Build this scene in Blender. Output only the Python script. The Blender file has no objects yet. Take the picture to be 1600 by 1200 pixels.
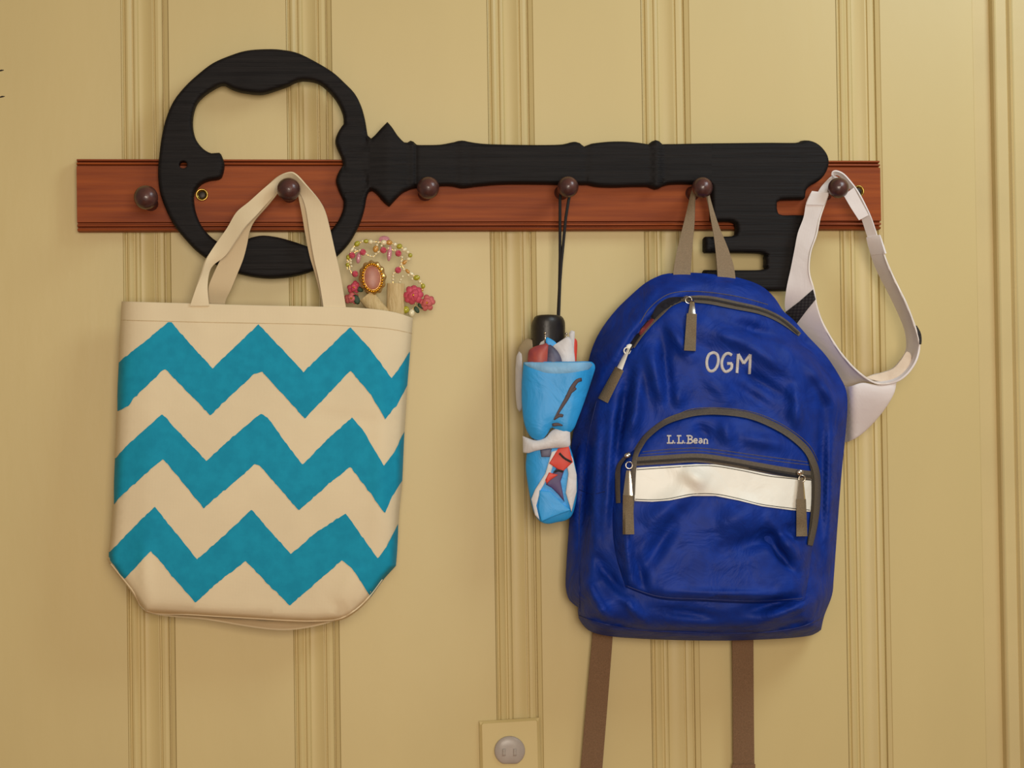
import bpy, math, random
import numpy as np
from mathutils import Vector, Matrix
from mathutils.geometry import delaunay_2d_cdt

random.seed(7)
rng = np.random.default_rng(5)
S = bpy.context.scene
COL = S.collection

# ------------------------------------------------------------------ camera
F = 2700.0            # focal length in pixels of the 1600 px wide frame
DIST = 2.0            # distance from the lens to the wall plane y = 0
CZ = 1.45
YAW = math.radians(6.54); ROLL = math.radians(0.84); PITCH = math.radians(0.95)
fwd = Vector((math.sin(YAW)*math.cos(PITCH), math.cos(YAW)*math.cos(PITCH), math.sin(PITCH))).normalized()
r0 = fwd.cross(Vector((0, 0, 1))).normalized(); u0 = r0.cross(fwd)
right = (r0*math.cos(ROLL) - u0*math.sin(ROLL)).normalized()
up = right.cross(fwd).normalized()
CAMLOC = Vector((0, -DIST, CZ))
cd = bpy.data.cameras.new('camera'); cam = bpy.data.objects.new('camera', cd); COL.objects.link(cam)
cd.sensor_width = 36; cd.lens = 36*F/1600; cd.clip_start = .05
M = Matrix((right, up, -fwd)).transposed().to_4x4(); M.translation = CAMLOC
cam.matrix_world = M
S.camera = cam

# ------------------------------------------------------------------ world, lights, exposure
w = bpy.data.worlds.new('room_light'); S.world = w; w.use_nodes = True
bg = w.node_tree.nodes['Background']; bg.inputs[0].default_value = (1.0, .80, .58, 1); bg.inputs[1].default_value = .26
def area(name, loc, target, sx, sy, power, col):
    l = bpy.data.lights.new(name, 'AREA'); l.shape = 'RECTANGLE'; l.size = sx; l.size_y = sy
    l.energy = power; l.color = col
    o = bpy.data.objects.new(name, l); COL.objects.link(o); o.location = loc
    o.rotation_euler = (Vector(target)-Vector(loc)).to_track_quat('-Z', 'Y').to_euler()
    return o
area('window_light', (.18, -2.7, 1.60), (.28, 0, 1.05), .9, 1.0, 37.5, (1.0, .88, .74))
area('side_window_light', (1.25, -1.0, 2.50), (.95, 0, 1.85), .6, .6, 9.8, (.80, .96, 1.04))
S.view_settings.view_transform = 'Standard'; S.view_settings.look = 'None'
S.view_settings.exposure = 0.0; S.view_settings.gamma = 1; S.view_settings.use_curve_mapping = False

# ------------------------------------------------------------------ mapping from a point of the picture to a point at depth d in front of the wall
fw = np.array(fwd); rt = np.array(right); upv = np.array(up)
def PW(px, py, d):
    px = np.asarray(px, float); py = np.asarray(py, float); d = np.asarray(d, float)
    a = (px-800)/F; b = -(py-600)/F
    ray = fw[None]+a.reshape(-1, 1)*rt[None]+b.reshape(-1, 1)*upv[None]
    t = (DIST-np.broadcast_to(d.reshape(-1) if d.ndim else d, (len(ray),)))/ray[:, 1]
    out = ray*t[:, None]; out[:, 1] -= DIST; out[:, 2] += CZ
    return out
def P(px, py, d=0.0): return Vector(PW([px], [py], d)[0])
MM = .00075           # metres per pixel near the wall

# ------------------------------------------------------------------ materials
def lin(c):
    return tuple(((v/255)/12.92 if v/255 <= .04045 else ((v/255+.055)/1.055)**2.4) for v in c)+(1,)
MATS = {}
def mat(name, rgb, rough=.6, metal=0, var=.08, vscale=40, bump=0, bscale=200, stretch=(1, 1, 1), rgb2=None, spec=.5, weave=0, wscale=900, sheen=0, alpha=None, trans=0, coat=0, bump2=0, b2scale=20):
    m = bpy.data.materials.new(name); m.use_nodes = True; nt = m.node_tree; N = nt.nodes; L = nt.links
    b = N['Principled BSDF']; b.inputs['Roughness'].default_value = rough; b.inputs['Metallic'].default_value = metal
    b.inputs['Specular IOR Level'].default_value = spec
    if sheen: b.inputs['Sheen Weight'].default_value = sheen
    if trans: b.inputs['Transmission Weight'].default_value = trans
    if coat: b.inputs['Coat Weight'].default_value = coat; b.inputs['Coat Roughness'].default_value = .15
    tc = N.new('ShaderNodeTexCoord'); mp = N.new('ShaderNodeMapping'); mp.inputs['Scale'].default_value = stretch
    L.new(tc.outputs['Object'], mp.inputs[0])
    nz = N.new('ShaderNodeTexNoise'); nz.inputs['Scale'].default_value = vscale; nz.inputs['Detail'].default_value = 5
    L.new(mp.outputs[0], nz.inputs['Vector'])
    c1 = lin(rgb); c2 = lin(rgb2) if rgb2 else tuple(max(0, v*(1-2*var)) for v in c1[:3])+(1,)
    cr = N.new('ShaderNodeValToRGB'); cr.color_ramp.elements[0].position = .35; cr.color_ramp.elements[1].position = .65
    cr.color_ramp.elements[0].color = c2; cr.color_ramp.elements[1].color = c1
    L.new(nz.outputs['Fac'], cr.inputs[0]); L.new(cr.outputs[0], b.inputs['Base Color'])
    last = None
    def addbump(src, strength, dist):
        nonlocal last
        bp = N.new('ShaderNodeBump'); bp.inputs['Strength'].default_value = strength; bp.inputs['Distance'].default_value = dist
        L.new(src, bp.inputs['Height'])
        if last: L.new(last, bp.inputs['Normal'])
        last = bp.outputs[0]
    if bump:
        n2 = N.new('ShaderNodeTexNoise'); n2.inputs['Scale'].default_value = bscale; n2.inputs['Detail'].default_value = 6
        L.new(mp.outputs[0], n2.inputs['Vector']); addbump(n2.outputs['Fac'], bump, .002)
    if bump2:
        n3 = N.new('ShaderNodeTexNoise'); n3.inputs['Scale'].default_value = b2scale; n3.inputs['Detail'].default_value = 4
        n3.inputs['Distortion'].default_value = 1.0
        L.new(mp.outputs[0], n3.inputs['Vector']); addbump(n3.outputs['Fac'], bump2, .012)
    if weave:
        sx = N.new('ShaderNodeSeparateXYZ'); L.new(tc.outputs['Object'], sx.inputs[0])
        outs = []
        for ax in ('X', 'Z'):
            mu = N.new('ShaderNodeMath'); mu.operation = 'MULTIPLY'; mu.inputs[1].default_value = wscale*2
            sn = N.new('ShaderNodeMath'); sn.operation = 'SINE'
            L.new(sx.outputs[ax], mu.inputs[0]); L.new(mu.outputs[0], sn.inputs[0]); outs.append(sn)
        ad = N.new('ShaderNodeMath'); ad.operation = 'ADD'; L.new(outs[0].outputs[0], ad.inputs[0]); L.new(outs[1].outputs[0], ad.inputs[1])
        addbump(ad.outputs[0], weave, .0004)
    if last: L.new(last, b.inputs['Normal'])
    MATS[name] = m
    return m
m_wall = mat('cream_gloss_paint', (205, 186, 131), .42, var=.025, vscale=6, bump=.12, bscale=60, stretch=(1, 1, .35), spec=.4)
m_casing = mat('cream_casing_paint', (205, 186, 134), .42, var=.03, vscale=8, bump=.1, bscale=60, spec=.4)
m_floor = mat('oak_floor', (176, 112, 58), .4, var=.2, vscale=6, stretch=(1, 12, 1), rgb2=(130, 76, 36))
m_rail = mat('stained_cherry_wood', (152, 74, 28), .5, rgb2=(128, 58, 24), vscale=28, stretch=(.25, 1, 6), bump=.12, bscale=120, spec=.18)
m_peg = mat('dark_turned_wood', (92, 52, 44), .34, rgb2=(58, 32, 32), vscale=60, bump=.2, bscale=180, coat=.3)
m_key = mat('black_painted_wood', (29, 26, 26), .6, rgb2=(20, 18, 19), vscale=50, stretch=(.12, 1, 5), bump=.6, bscale=80, spec=.16)
m_brass = mat('aged_brass', (190, 160, 80), .3, 1)
m_dark = mat('dark_screw', (50, 42, 36), .45, .6)
m_canvas = mat('natural_canvas', (228, 212, 178), .9, var=.03, vscale=14, weave=.10, wscale=3600, bump2=.10, b2scale=9, spec=.1)
m_canvas_in = mat('canvas_inner', (214, 194, 158), .9, var=.04, vscale=14, weave=.10, wscale=3600, spec=.1)
m_teal = mat('teal_fabric_paint', (24, 150, 184), .8, rgb2=(20, 140, 174), vscale=80, weave=.10, wscale=3600, bump2=.10, b2scale=9, spec=.2)
m_thread = mat('cream_thread', (205, 182, 140), .8)
m_navy = mat('blue_nylon', (13, 52, 148), .55, rgb2=(11, 44, 130), vscale=60, weave=.08, wscale=4200, bump2=.4, b2scale=22, spec=.22)
m_navy2 = mat('dark_blue_nylon', (15, 38, 112), .55, rgb2=(12, 32, 96), vscale=60, weave=.08, wscale=4200, bump2=.3, b2scale=16, spec=.4)
m_web = mat('grey_webbing', (148, 130, 106), .8, rgb2=(134, 118, 96), vscale=900, weave=.3, wscale=2400, spec=.2)
m_webb = mat('brown_webbing', (132, 102, 76), .8, rgb2=(116, 90, 66), vscale=900, weave=.3, wscale=2400, spec=.2)
m_tab = mat('zip_pull_webbing', (130, 114, 90), .8, rgb2=(112, 98, 78), vscale=900, weave=.3, wscale=2400, spec=.2)
m_zip = mat('zipper_tape', (98, 88, 76), .75, var=.1, vscale=400, weave=.3, wscale=3000)
m_zipd = mat('zipper_teeth', (52, 46, 42), .5, bump=.6, bscale=2500)
m_gapshade = mat('dark_gap_shade', (20, 20, 32), .9)  # near-black colour standing in for the shade inside the zip openings
m_redbook = mat('red_lining_patch', (130, 50, 50), .8)
m_reflect = mat('reflective_cream_tape', (242, 240, 230), .45, var=.03, vscale=30, bump2=.25, b2scale=18)
m_chrome = mat('nickel', (215, 205, 190), .22, 1)
m_embro = mat('silver_grey_thread', (208, 202, 198), .6, var=.10, vscale=500, bump=.5, bscale=1500)
m_black = mat('black_plastic', (34, 30, 28), .42, bump=.1, bscale=400, spec=.5)
m_cord = mat('black_cord', (26, 24, 26), .8)
m_ublue = mat('bright_blue_polyester', (44, 160, 232), .5, var=.05, vscale=30, bump2=.25, b2scale=26)
m_uhem = mat('pale_blue_hem', (126, 182, 224), .5, var=.08, vscale=60, bump2=.2, b2scale=30)
m_uwhite = mat('white_polyester', (214, 212, 214), .5, var=.05, bump2=.25, b2scale=30)
m_ured = mat('red_print_polyester', (214, 62, 44), .5, var=.05)
m_upurple = mat('purple_print_polyester', (74, 56, 108), .5)
m_ubrown = mat('brown_print', (80, 62, 66), .6)
m_ulens_r = mat('russet_print_polyester', (176, 80, 66), .5, rgb2=(140, 60, 70), vscale=60)
m_ulens_b = mat('slate_print_polyester', (90, 88, 112), .5, rgb2=(60, 58, 80), vscale=60)
m_ugrey = mat('sheer_beige_polyester', (176, 160, 128), .5)
m_vwhite = mat('white_cotton_twill', (234, 228, 228), .85, var=.02, vscale=30, weave=.1, wscale=3600, bump2=.12, b2scale=16, spec=.1)
m_vinner = mat('worn_inner_band', (226, 210, 190), .9, rgb2=(206, 184, 160), vscale=30, weave=.1, wscale=3600, bump2=.2, b2scale=26)
m_vblack = mat('black_ribbon', (40, 38, 40), .8, weave=.6)
m_vseam = mat('white_piping', (240, 232, 226), .8)
m_plate = mat('cream_plate', (208, 188, 130), .4, var=.02, vscale=10)
m_cap = mat('grey_plastic_cap', (176, 166, 156), .35)
m_pearl = mat('pearl', (236, 222, 180), .2, coat=.6)
m_red = mat('rose_red_bead', (186, 52, 72), .12, coat=.8, rgb2=(220, 110, 130), vscale=200)
m_olive = mat('olive_glass_bead', (178, 172, 50), .12, coat=.6)
m_amber = mat('amber_bead', (206, 150, 70), .15, coat=.6)
m_clear = mat('clear_cream_bead', (240, 230, 190), .08, coat=.8)
m_pink = mat('pink_drop_bead', (206, 140, 150), .12, coat=.8)
m_gold = mat('gold_setting', (232, 170, 50), .22, 1)
m_goldp = mat('pale_gold_filigree', (214, 176, 110), .3, .8)
m_cameo = mat('dusky_pink_enamel', (176, 112, 88), .4, rgb2=(160, 96, 76), vscale=120)
m_petal = mat('rose_pink_petal', (214, 86, 104), .55, rgb2=(186, 60, 84), vscale=200, bump=.5, bscale=500)
m_petal2 = mat('dusty_pink_petal', (212, 112, 108), .6, rgb2=(190, 84, 88), vscale=200, bump=.5, bscale=500)
m_leaf = mat('dark_green_leaf', (44, 70, 44), .6)
m_gauze = mat('beige_gauze', (214, 190, 140), .7, rgb2=(196, 170, 118), vscale=120, stretch=(4, 4, .5), bump=.6, bscale=300)

# ------------------------------------------------------------------ object helpers
def wloc(o):
    v = Vector((0, 0, 0))
    while o is not None: v += o.location; o = o.parent
    return v
def mk(name, verts, faces, m, parent=None, smooth=True, sharp=None, label=None, origin=None):
    verts = np.asarray(verts, float)
    c = Vector((verts.min(0)+verts.max(0))/2) if origin is None else Vector(origin)
    me = bpy.data.meshes.new(name)
    me.from_pydata((verts-np.array(c)).tolist(), [], [list(map(int, f)) for f in faces])
    me.update()
    ms = m if isinstance(m, (list, tuple)) else [m]
    for q in ms: me.materials.append(q)
    if smooth:
        me.polygons.foreach_set('use_smooth', [True]*len(me.polygons))
        if sharp: me.set_sharp_from_angle(angle=math.radians(sharp))
    o = bpy.data.objects.new(name, me); COL.objects.link(o)
    if parent is not None: o.parent = parent; o.location = c-wloc(parent)
    else: o.location = c
    if label: o['label'] = label
    return o
def thing(name, label, cat, loc, group=None):
    o = bpy.data.objects.new(name, None); COL.objects.link(o); o.location = loc; o.empty_display_size = .02
    o['label'] = label; o['category'] = cat
    if group: o['group'] = group
    return o
def catmull(pts, closed=True, step=5.0, sharp=()):
    pts = [np.array(p, float) for p in pts]; n = len(pts); out = []
    rngn = n if closed else n-1
    for i in range(rngn):
        p1 = pts[i]; p2 = pts[(i+1) % n]
        p0 = pts[i-1] if (closed or i > 0) else p1
        p3 = pts[(i+2) % n] if (closed or i+2 < n) else p2
        if i in sharp: p0 = p1
        if (i+1) % n in sharp: p3 = p2
        L = np.linalg.norm((p2-p1)[:2]); k = max(1, int(round(L/step)))
        for j in range(k):
            t = j/k
            out.append(.5*((2*p1)+(-p0+p2)*t+(2*p0-5*p1+4*p2-p3)*t*t+(-p0+3*p1-3*p2+p3)*t**3))
    if not closed: out.append(pts[-1])
    return np.array(out)
def linear(pts, closed=True, step=5.0):
    pts = [np.array(p, float) for p in pts]; n = len(pts); out = []
    for i in range(n if closed else n-1):
        p1 = pts[i]; p2 = pts[(i+1) % n]; k = max(1, int(round(np.linalg.norm(p2-p1)/step)))
        for j in range(k): out.append(p1+(p2-p1)*j/k)
    if not closed: out.append(pts[-1])
    return np.array(out)
def inside(q, poly):
    x, y = q[:, 0], q[:, 1]; r = np.zeros(len(q), bool); n = len(poly); j = n-1
    for i in range(n):
        xi, yi = poly[i]; xj, yj = poly[j]
        c = ((yi > y) != (yj > y)) & (x < (xj-xi)*(y-yi)/(yj-yi+1e-12)+xi)
        r ^= c; j = i
    return r
def pdist(q, poly, closed=True):
    a = poly; b = np.roll(poly, -1, 0)
    if not closed: a = a[:-1]; b = b[:-1]
    best = np.full(len(q), 1e9)
    for k in range(len(a)):
        ab = b[k]-a[k]; L = ab.dot(ab)+1e-12
        t = np.clip(((q-a[k])@ab)/L, 0, 1); d = np.hypot(*(q-(a[k]+t[:, None]*ab)).T)
        best = np.minimum(best, d)
    return best
def area2(p): return .5*np.sum(p[:, 0]*np.roll(p[:, 1], -1)-np.roll(p[:, 0], -1)*p[:, 1])
def tri_region(loops, res, rings):
    allp = np.vstack(loops); pts = [allp]
    def okd(q): return np.min([pdist(q, l) for l in loops], 0)
    def ins(q):
        r = inside(q, loops[0])
        for h in loops[1:]: r &= ~inside(q, h)
        return r
    for rr in rings:
        for l in loops:
            t = np.roll(l, -1, 0)-np.roll(l, 1, 0); t /= (np.linalg.norm(t, axis=1)[:, None]+1e-9)
            nrm = np.stack([-t[:, 1], t[:, 0]], 1)*(1 if area2(l) > 0 else -1)*(1 if l is loops[0] else -1)
            q = l+nrm*rr
            q = q[ins(q) & (okd(q) > rr*.93)]; pts.append(q)
    x0, y0 = loops[0].min(0); x1, y1 = loops[0].max(0)
    gx, gy = np.meshgrid(np.arange(x0, x1, res), np.arange(y0, y1, res*.87))
    gx = gx+(np.arange(gx.shape[0]) % 2)[:, None]*res*.5
    g = np.stack([gx.ravel(), gy.ravel()], 1); lim = (max(rings) if rings else 0)+res*.5
    g = g[inside(g, loops[0])]
    if len(g): g = g[ins(g) & (okd(g) > lim)]; pts.append(g)
    V = np.vstack(pts)
    edges = []; s = 0
    for l in loops:
        n = len(l); edges += [(s+i, s+(i+1) % n) for i in range(n)]; s += n
    res_ = delaunay_2d_cdt([Vector(v) for v in V], edges, [], 0, 1e-5)
    ov = np.array([tuple(v) for v in res_[0]]); of = res_[2]
    T = np.array([f for f in of if len(f) == 3]); c = ov[T].mean(1)
    T = T[ins(c)]
    # boundary edges
    from collections import Counter
    cnt = Counter(); dr = {}
    for a, b, c_ in T:
        for e in ((a, b), (b, c_), (c_, a)):
            k = (min(e), max(e)); cnt[k] += 1; dr[k] = e
    bd = [dr[k] for k, v in cnt.items() if v == 1]
    e = okd(ov)
    return ov, T, bd, e
def blob(name, outline, fn, back, m, parent=None, holes=(), res=6, rings=(1.2, 3, 6), perp=False, label=None, sharp=None, raw=False):
    """closed solid: traced outline, front depth fn(px,py,e), back depth (number or fn)"""
    loops = [np.asarray(outline, float)]+[np.asarray(h, float) for h in holes]
    V, T, bd, e = tri_region(loops, res, rings)
    df = fn(V[:, 0], V[:, 1], e) if callable(fn) else np.full(len(V), float(fn))
    db = back(V[:, 0], V[:, 1], e) if callable(back) else np.full(len(V), float(back))
    A = PW(V[:, 0], V[:, 1], df)
    if perp:
        A = PW(V[:, 0], V[:, 1], np.full(len(V), float(perp))); A[:, 1] = -df
        B = A.copy(); B[:, 1] = -db
    else: B = PW(V[:, 0], V[:, 1], db)
    # drop unused vertices
    n = len(V)
    a, b, c = V[T[0]]; ccw = (b[0]-a[0])*(c[1]-a[1])-(b[1]-a[1])*(c[0]-a[0]) > 0
    faces = []
    for t in T:
        a, b, c = V[t]; s = (b[0]-a[0])*(c[1]-a[1])-(b[1]-a[1])*(c[0]-a[0])
        f = list(t) if s < 0 else [t[0], t[2], t[1]]     # picture y runs down: clockwise here faces the camera
        faces.append(f); faces.append([n+f[2], n+f[1], n+f[0]])
    for (p, q) in bd:
        a, b = V[p], V[q]
        # orient outward using the front face winding
        tri = None
        faces.append([p, q, n+q, n+p])
    verts = np.vstack([A, B])
    if raw: return verts, faces
    o = mk(name, verts, faces, m, parent, True, sharp, label)
    import bmesh
    bm = bmesh.new(); bm.from_mesh(o.data); bmesh.ops.recalc_face_normals(bm, faces=bm.faces); bm.to_mesh(o.data); bm.free()
    if sharp: o.data.set_sharp_from_angle(angle=math.radians(sharp))
    return o
def ribbon(name, A, B, m, parent, thick=.0013, step=5, bulge=0., nseg=4, label=None, lift=None):
    """A, B: lists of (px,py,depth) for the two edges"""
    n = len(A); a = catmull(A, False, 1e9); b = catmull(B, False, 1e9)
    def samp(L, k):
        out = []
        L = [np.array(p, float) for p in L]
        for i in range(len(L)-1):
            p0 = L[max(0, i-1)]; p1 = L[i]; p2 = L[i+1]; p3 = L[min(len(L)-1, i+2)]
            for j in range(k):
                t = j/k; out.append(.5*((2*p1)+(-p0+p2)*t+(2*p0-5*p1+4*p2-p3)*t*t+(-p0+3*p1-3*p2+p3)*t**3))
        out.append(L[-1]); return np.array(out)
    k = 5; a = samp(A, k); b = samp(B, k); N = len(a)
    rows = []
    for j in range(nseg+1):
        t = j/nseg; q = a*(1-t)+b*t; w = PW(q[:, 0], q[:, 1], q[:, 2]+bulge*4*t*(1-t)); rows.append(w)
    G = np.array(rows)                                   # nseg+1, N, 3
    du = np.gradient(G, axis=1); dv = np.gradient(G, axis=0)
    nr = np.cross(du, dv); nr /= (np.linalg.norm(nr, axis=2)[..., None]+1e-12)
    G1 = G+nr*thick/2; G2 = G-nr*thick/2
    R, C = nseg+1, N
    verts = np.vstack([G1.reshape(-1, 3), G2.reshape(-1, 3)]); o_ = R*C; faces = []
    idx = lambda r, c: r*C+c
    for r in range(R-1):
        for c in range(C-1):
            f = [idx(r, c), idx(r, c+1), idx(r+1, c+1), idx(r+1, c)]
            faces.append(f); faces.append([o_+v for v in f[::-1]])
    for c in range(C-1):
        faces.append([idx(0, c+1), idx(0, c), o_+idx(0, c), o_+idx(0, c+1)])
        faces.append([idx(R-1, c), idx(R-1, c+1), o_+idx(R-1, c+1), o_+idx(R-1, c)])
    for r in range(R-1):
        faces.append([idx(r, 0), idx(r+1, 0), o_+idx(r+1, 0), o_+idx(r, 0)])
        faces.append([idx(r+1, C-1), idx(r, C-1), o_+idx(r, C-1), o_+idx(r+1, C-1)])
    o = mk(name, verts, faces, m, parent, True, 50, label)
    return o
def tube_geo(pts, rad, segs=8, closed=False, flat=1.0):
    pts = np.asarray(pts, float); n = len(pts)
    rad = np.broadcast_to(np.asarray(rad, float), (n,))
    tg = (np.roll(pts, -1, 0)-np.roll(pts, 1, 0)) if closed else np.gradient(pts, axis=0)
    tg /= (np.linalg.norm(tg, axis=1)[:, None]+1e-12)
    ref = np.array([0, -1.0, 0]); V = []
    for i in range(n):
        r_ = ref if abs(tg[i].dot(ref)) < .95 else np.array([0, 0, 1.0])
        s = np.cross(tg[i], r_); s /= np.linalg.norm(s); u = np.cross(s, tg[i])
        for k in range(segs):
            a = 2*math.pi*k/segs; V.append(pts[i]+rad[i]*(s*math.cos(a)+u*math.sin(a)*flat))
    Fc = []
    for i in range(n if closed else n-1):
        j = (i+1) % n
        for k in range(segs):
            k2 = (k+1) % segs; Fc.append([i*segs+k, i*segs+k2, j*segs+k2, j*segs+k])
    if not closed: Fc.append([k for k in range(segs)][::-1]); Fc.append([(n-1)*segs+k for k in range(segs)])
    return V, Fc
def join(geos):
    V = []; Fc = []
    for v, f in geos:
        o = len(V); V += list(v); Fc += [[o+i for i in q] for q in f]
    return np.array(V), Fc
def tube(name, pts, rad, m, parent, segs=8, closed=False, flat=1.0, label=None):
    v, f = tube_geo(pts, rad, segs, closed, flat); return mk(name, v, f, m, parent, label=label, sharp=60)
def surf_path(path, fn, lift, step=3, closed=False, smooth=True):
    q = catmull(path, closed, step) if smooth else linear(path, closed, step)
    return PW(q[:, 0], q[:, 1], fn(q[:, 0], q[:, 1])+lift)
def surf_tube(name, path, fn, lift, rpx, m, parent, flat=.6, step=3, closed=False, smooth=True, label=None):
    return tube(name, surf_path(path, fn, lift, step, closed, smooth), rpx*MM, m, parent, 8, closed, flat, label)
def sphere_geo(c, rx, ry=None, rz=None, seg=10, ring=7, rot=0):
    ry = ry or rx; rz = rz or rx; V = []; Fc = []; c = np.array(c)
    for i in range(ring+1):
        th = math.pi*i/ring
        for k in range(seg):
            ph = 2*math.pi*k/seg; x, y, z = rx*math.sin(th)*math.cos(ph), ry*math.sin(th)*math.sin(ph), rz*math.cos(th)
            V.append(c+np.array((x*math.cos(rot)+z*math.sin(rot), y, -x*math.sin(rot)+z*math.cos(rot))))
    for i in range(ring):
        for k in range(seg):
            k2 = (k+1) % seg
            Fc.append([i*seg+k, (i+1)*seg+k, (i+1)*seg+k2, i*seg+k2])
    return V, Fc
def lathe_y(prof, seg=24):
    """prof: list of (y_out, r) along -Y from the origin"""
    V = []; Fc = []
    for (y, r) in prof:
        for k in range(seg):
            a = 2*math.pi*k/seg; V.append((r*math.cos(a), -y, r*math.sin(a)))
    for i in range(len(prof)-1):
        for k in range(seg):
            k2 = (k+1) % seg; Fc.append([i*seg+k, i*seg+k2, (i+1)*seg+k2, (i+1)*seg+k])
    return V, Fc
def sm(x): x = np.clip(x, 0, 1); return x*x*(3-2*x)
def fold(x, y, x0, y0, x1, y1, wd, amp):
    dx, dy = x1-x0, y1-y0; L = dx*dx+dy*dy
    t = np.clip(((x-x0)*dx+(y-y0)*dy)/L, 0, 1); d = np.hypot(x-(x0+t*dx), y-(y0+t*dy))
    return amp*np.exp(-(d/wd)**2)*np.sin(np.pi*np.clip(t, .08, .92))
def prism_x(prof, x0, x1):
    """prof: list of (y,z) closed, extruded along X"""
    n = len(prof); V = [(x0, y, z) for y, z in prof]+[(x1, y, z) for y, z in prof]
    Fc = [[i, (i+1) % n, n+(i+1) % n, n+i] for i in range(n)]+[list(range(n))[::-1], [n+i for i in range(n)]]
    return V, Fc
def prism_z(prof, z0, z1):
    n = len(prof); V = [(x, y, z0) for x, y in prof]+[(x, y, z1) for x, y in prof]
    Fc = [[i, (i+1) % n, n+(i+1) % n, n+i] for i in range(n)]+[list(range(n))[::-1], [n+i for i in range(n)]]
    return V, Fc
def fixn(o):
    import bmesh
    bm = bmesh.new(); bm.from_mesh(o.data); bmesh.ops.recalc_face_normals(bm, faces=bm.faces); bm.to_mesh(o.data); bm.free()
    return o

# ================================================================== SETTING
Z0, Z1 = 0.0, 2.7
def X0(px): return P(px, 0, 0).x
backing = fixn(mk('wall_back', *prism_z([(-1.5, .016), (2.2, .016), (2.2, .10), (-1.5, .10)], Z0, Z1), m_wall, smooth=False))
backing['kind'] = 'structure'
strips = [(189, 261.5), (447, 516.5), (761, 831), (1001.5, 1075), (1306, 1373)]
# profile of the beaded strip: t (fraction of width) -> y offset in mm (positive = recessed)
prof_t = [(0, 0), (.02, .4), (.045, 3.2), (.065, 3.2), (.09, .9), (.13, .1), (.17, .7), (.2, 1.6), (.225, 2.6), (.245, 2.6), (.27, .8), (.30, .5), (.33, .9), (.355, 2.4),
          (.37, 3.6), (.42, 3.9), (.48, 3.6), (.54, 3.0), (.60, 2.0), (.66, .6), (.675, .6), (.69, 2.6), (.71, 2.6), (.73, .8), (.79, .2), (.85, .9), (.872, 2.0), (.885, 5.5), (.905, 5.5), (.915, 2.2), (.95, 1.2), (1, 0)]
edges_x = [-1.5]
for a, b in strips:
    xa, xb = X0(a), X0(b)
    pr = [(xa+(xb-xa)*t, h*.001) for t, h in prof_t]+[(xb, .0158), (xa, .0158)]
    fixn(mk('beaded_strip', *prism_z(pr, Z0, Z1), m_wall, backing, True, 22))
    edges_x += [xa, xb]
XE = X0(1519.5)
edges_x.append(XE)
g = .0002
for i in range(0, len(edges_x), 2):
    xa, xb = edges_x[i]+g, edges_x[i+1]-g; c = .0008
    pr = [(xa, .001), (xa+c, 0), (xb-c, 0), (xb, .001), (xb, .0158), (xa, .0158)]
    fixn(mk('wide_board', *prism_z(pr, Z0, Z1), m_wall, backing, True, 22))
# two small dark scratches at the left edge
for (x_, y_) in ((2, 110), (3.5, 151)):
    v, f = tube_geo([np.array(P(x_-6, y_+1.5, .0001)), np.array(P(x_, y_, .0002)), np.array(P(x_+4, y_-.5, .0001))], [.0003, .0010, .0003], 8, False, .3); mk('nail_mark', v, f, m_dark, backing)
# door casing at the right
xc = [X0(v) for v in (1520, 1548, 1552, 1570, 1573, 1576, 1580)]
pr = [(XE+.0004, .0155), (XE+.0004, .006), (xc[1]-.001, .005), (xc[1], -.004), (xc[1]+.0015, -.006), (xc[2], -.005), (xc[2]+.001, -.004), (xc[3]-.001, -.004), (xc[3], -.0025),
      (xc[3]+.001, -.004), (xc[4], -.0065), (xc[4]+.0015, -.004), (xc[5]+.001, -.0055), (xc[6], -.004), (xc[6]+.001, .001), (xc[6]+.09, .004), (xc[6]+.09, .0155)]
fixn(mk('trim_1', *prism_z(pr, Z0, Z1), m_casing, None, True, 22))['kind'] = 'structure'
fl = mk('floor', *prism_x([(.016, -.04), (.016, 0), (-3.6, 0), (-3.6, -.04)], -1.5, 2.2), m_floor, smooth=False); fixn(fl); fl['kind'] = 'structure'

# ================================================================== COAT RAIL
RD = .018
pl = P(120, 304, RD); pr_ = P(1376, 304, RD)
zt = (P(120, 247, RD).z+P(1376, 250, RD).z)/2; zb = (P(120, 361, RD).z+P(1376, 358, RD).z)/2
H = zt-zb
rail = thing('coat_rail', 'long reddish brown wooden peg rail with beaded edges screwed to the cream wall', 'coat rack', ((pl.x+pr_.x)/2, -.001, zb))
tt = [(0, .006), (.0, .011), (.012, .0165), (.03, .0165), (.043, .0105), (.053, .0105), (.062, .0175), (.082, .018), (.092, .0125), (.104, .0125), (.114, .018),
      (.878, .018), (.885, .0122), (.9, .0122), (.912, .0175), (.935, .0178), (.943, .0108), (.958, .0108), (.97, .0165), (.988, .016), (1, .011), (1, .0004)]
prf = [(-y, zt-H*t) for t, y in tt]+[(-.0004, zt)]
fixn(mk('rail_board', *prism_x(prf, pl.x, pr_.x), m_rail, rail, True, 25))
pegs = [(228, 308.5, 18.3, .074), (451, 296, 18, .07), (669, 293.5, 17.4, .07), (887.5, 292, 16.6, .07), (1097.5, 293, 16.5, .07), (1310, 293.5, 16.6, .07)]
pegY = []
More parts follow.
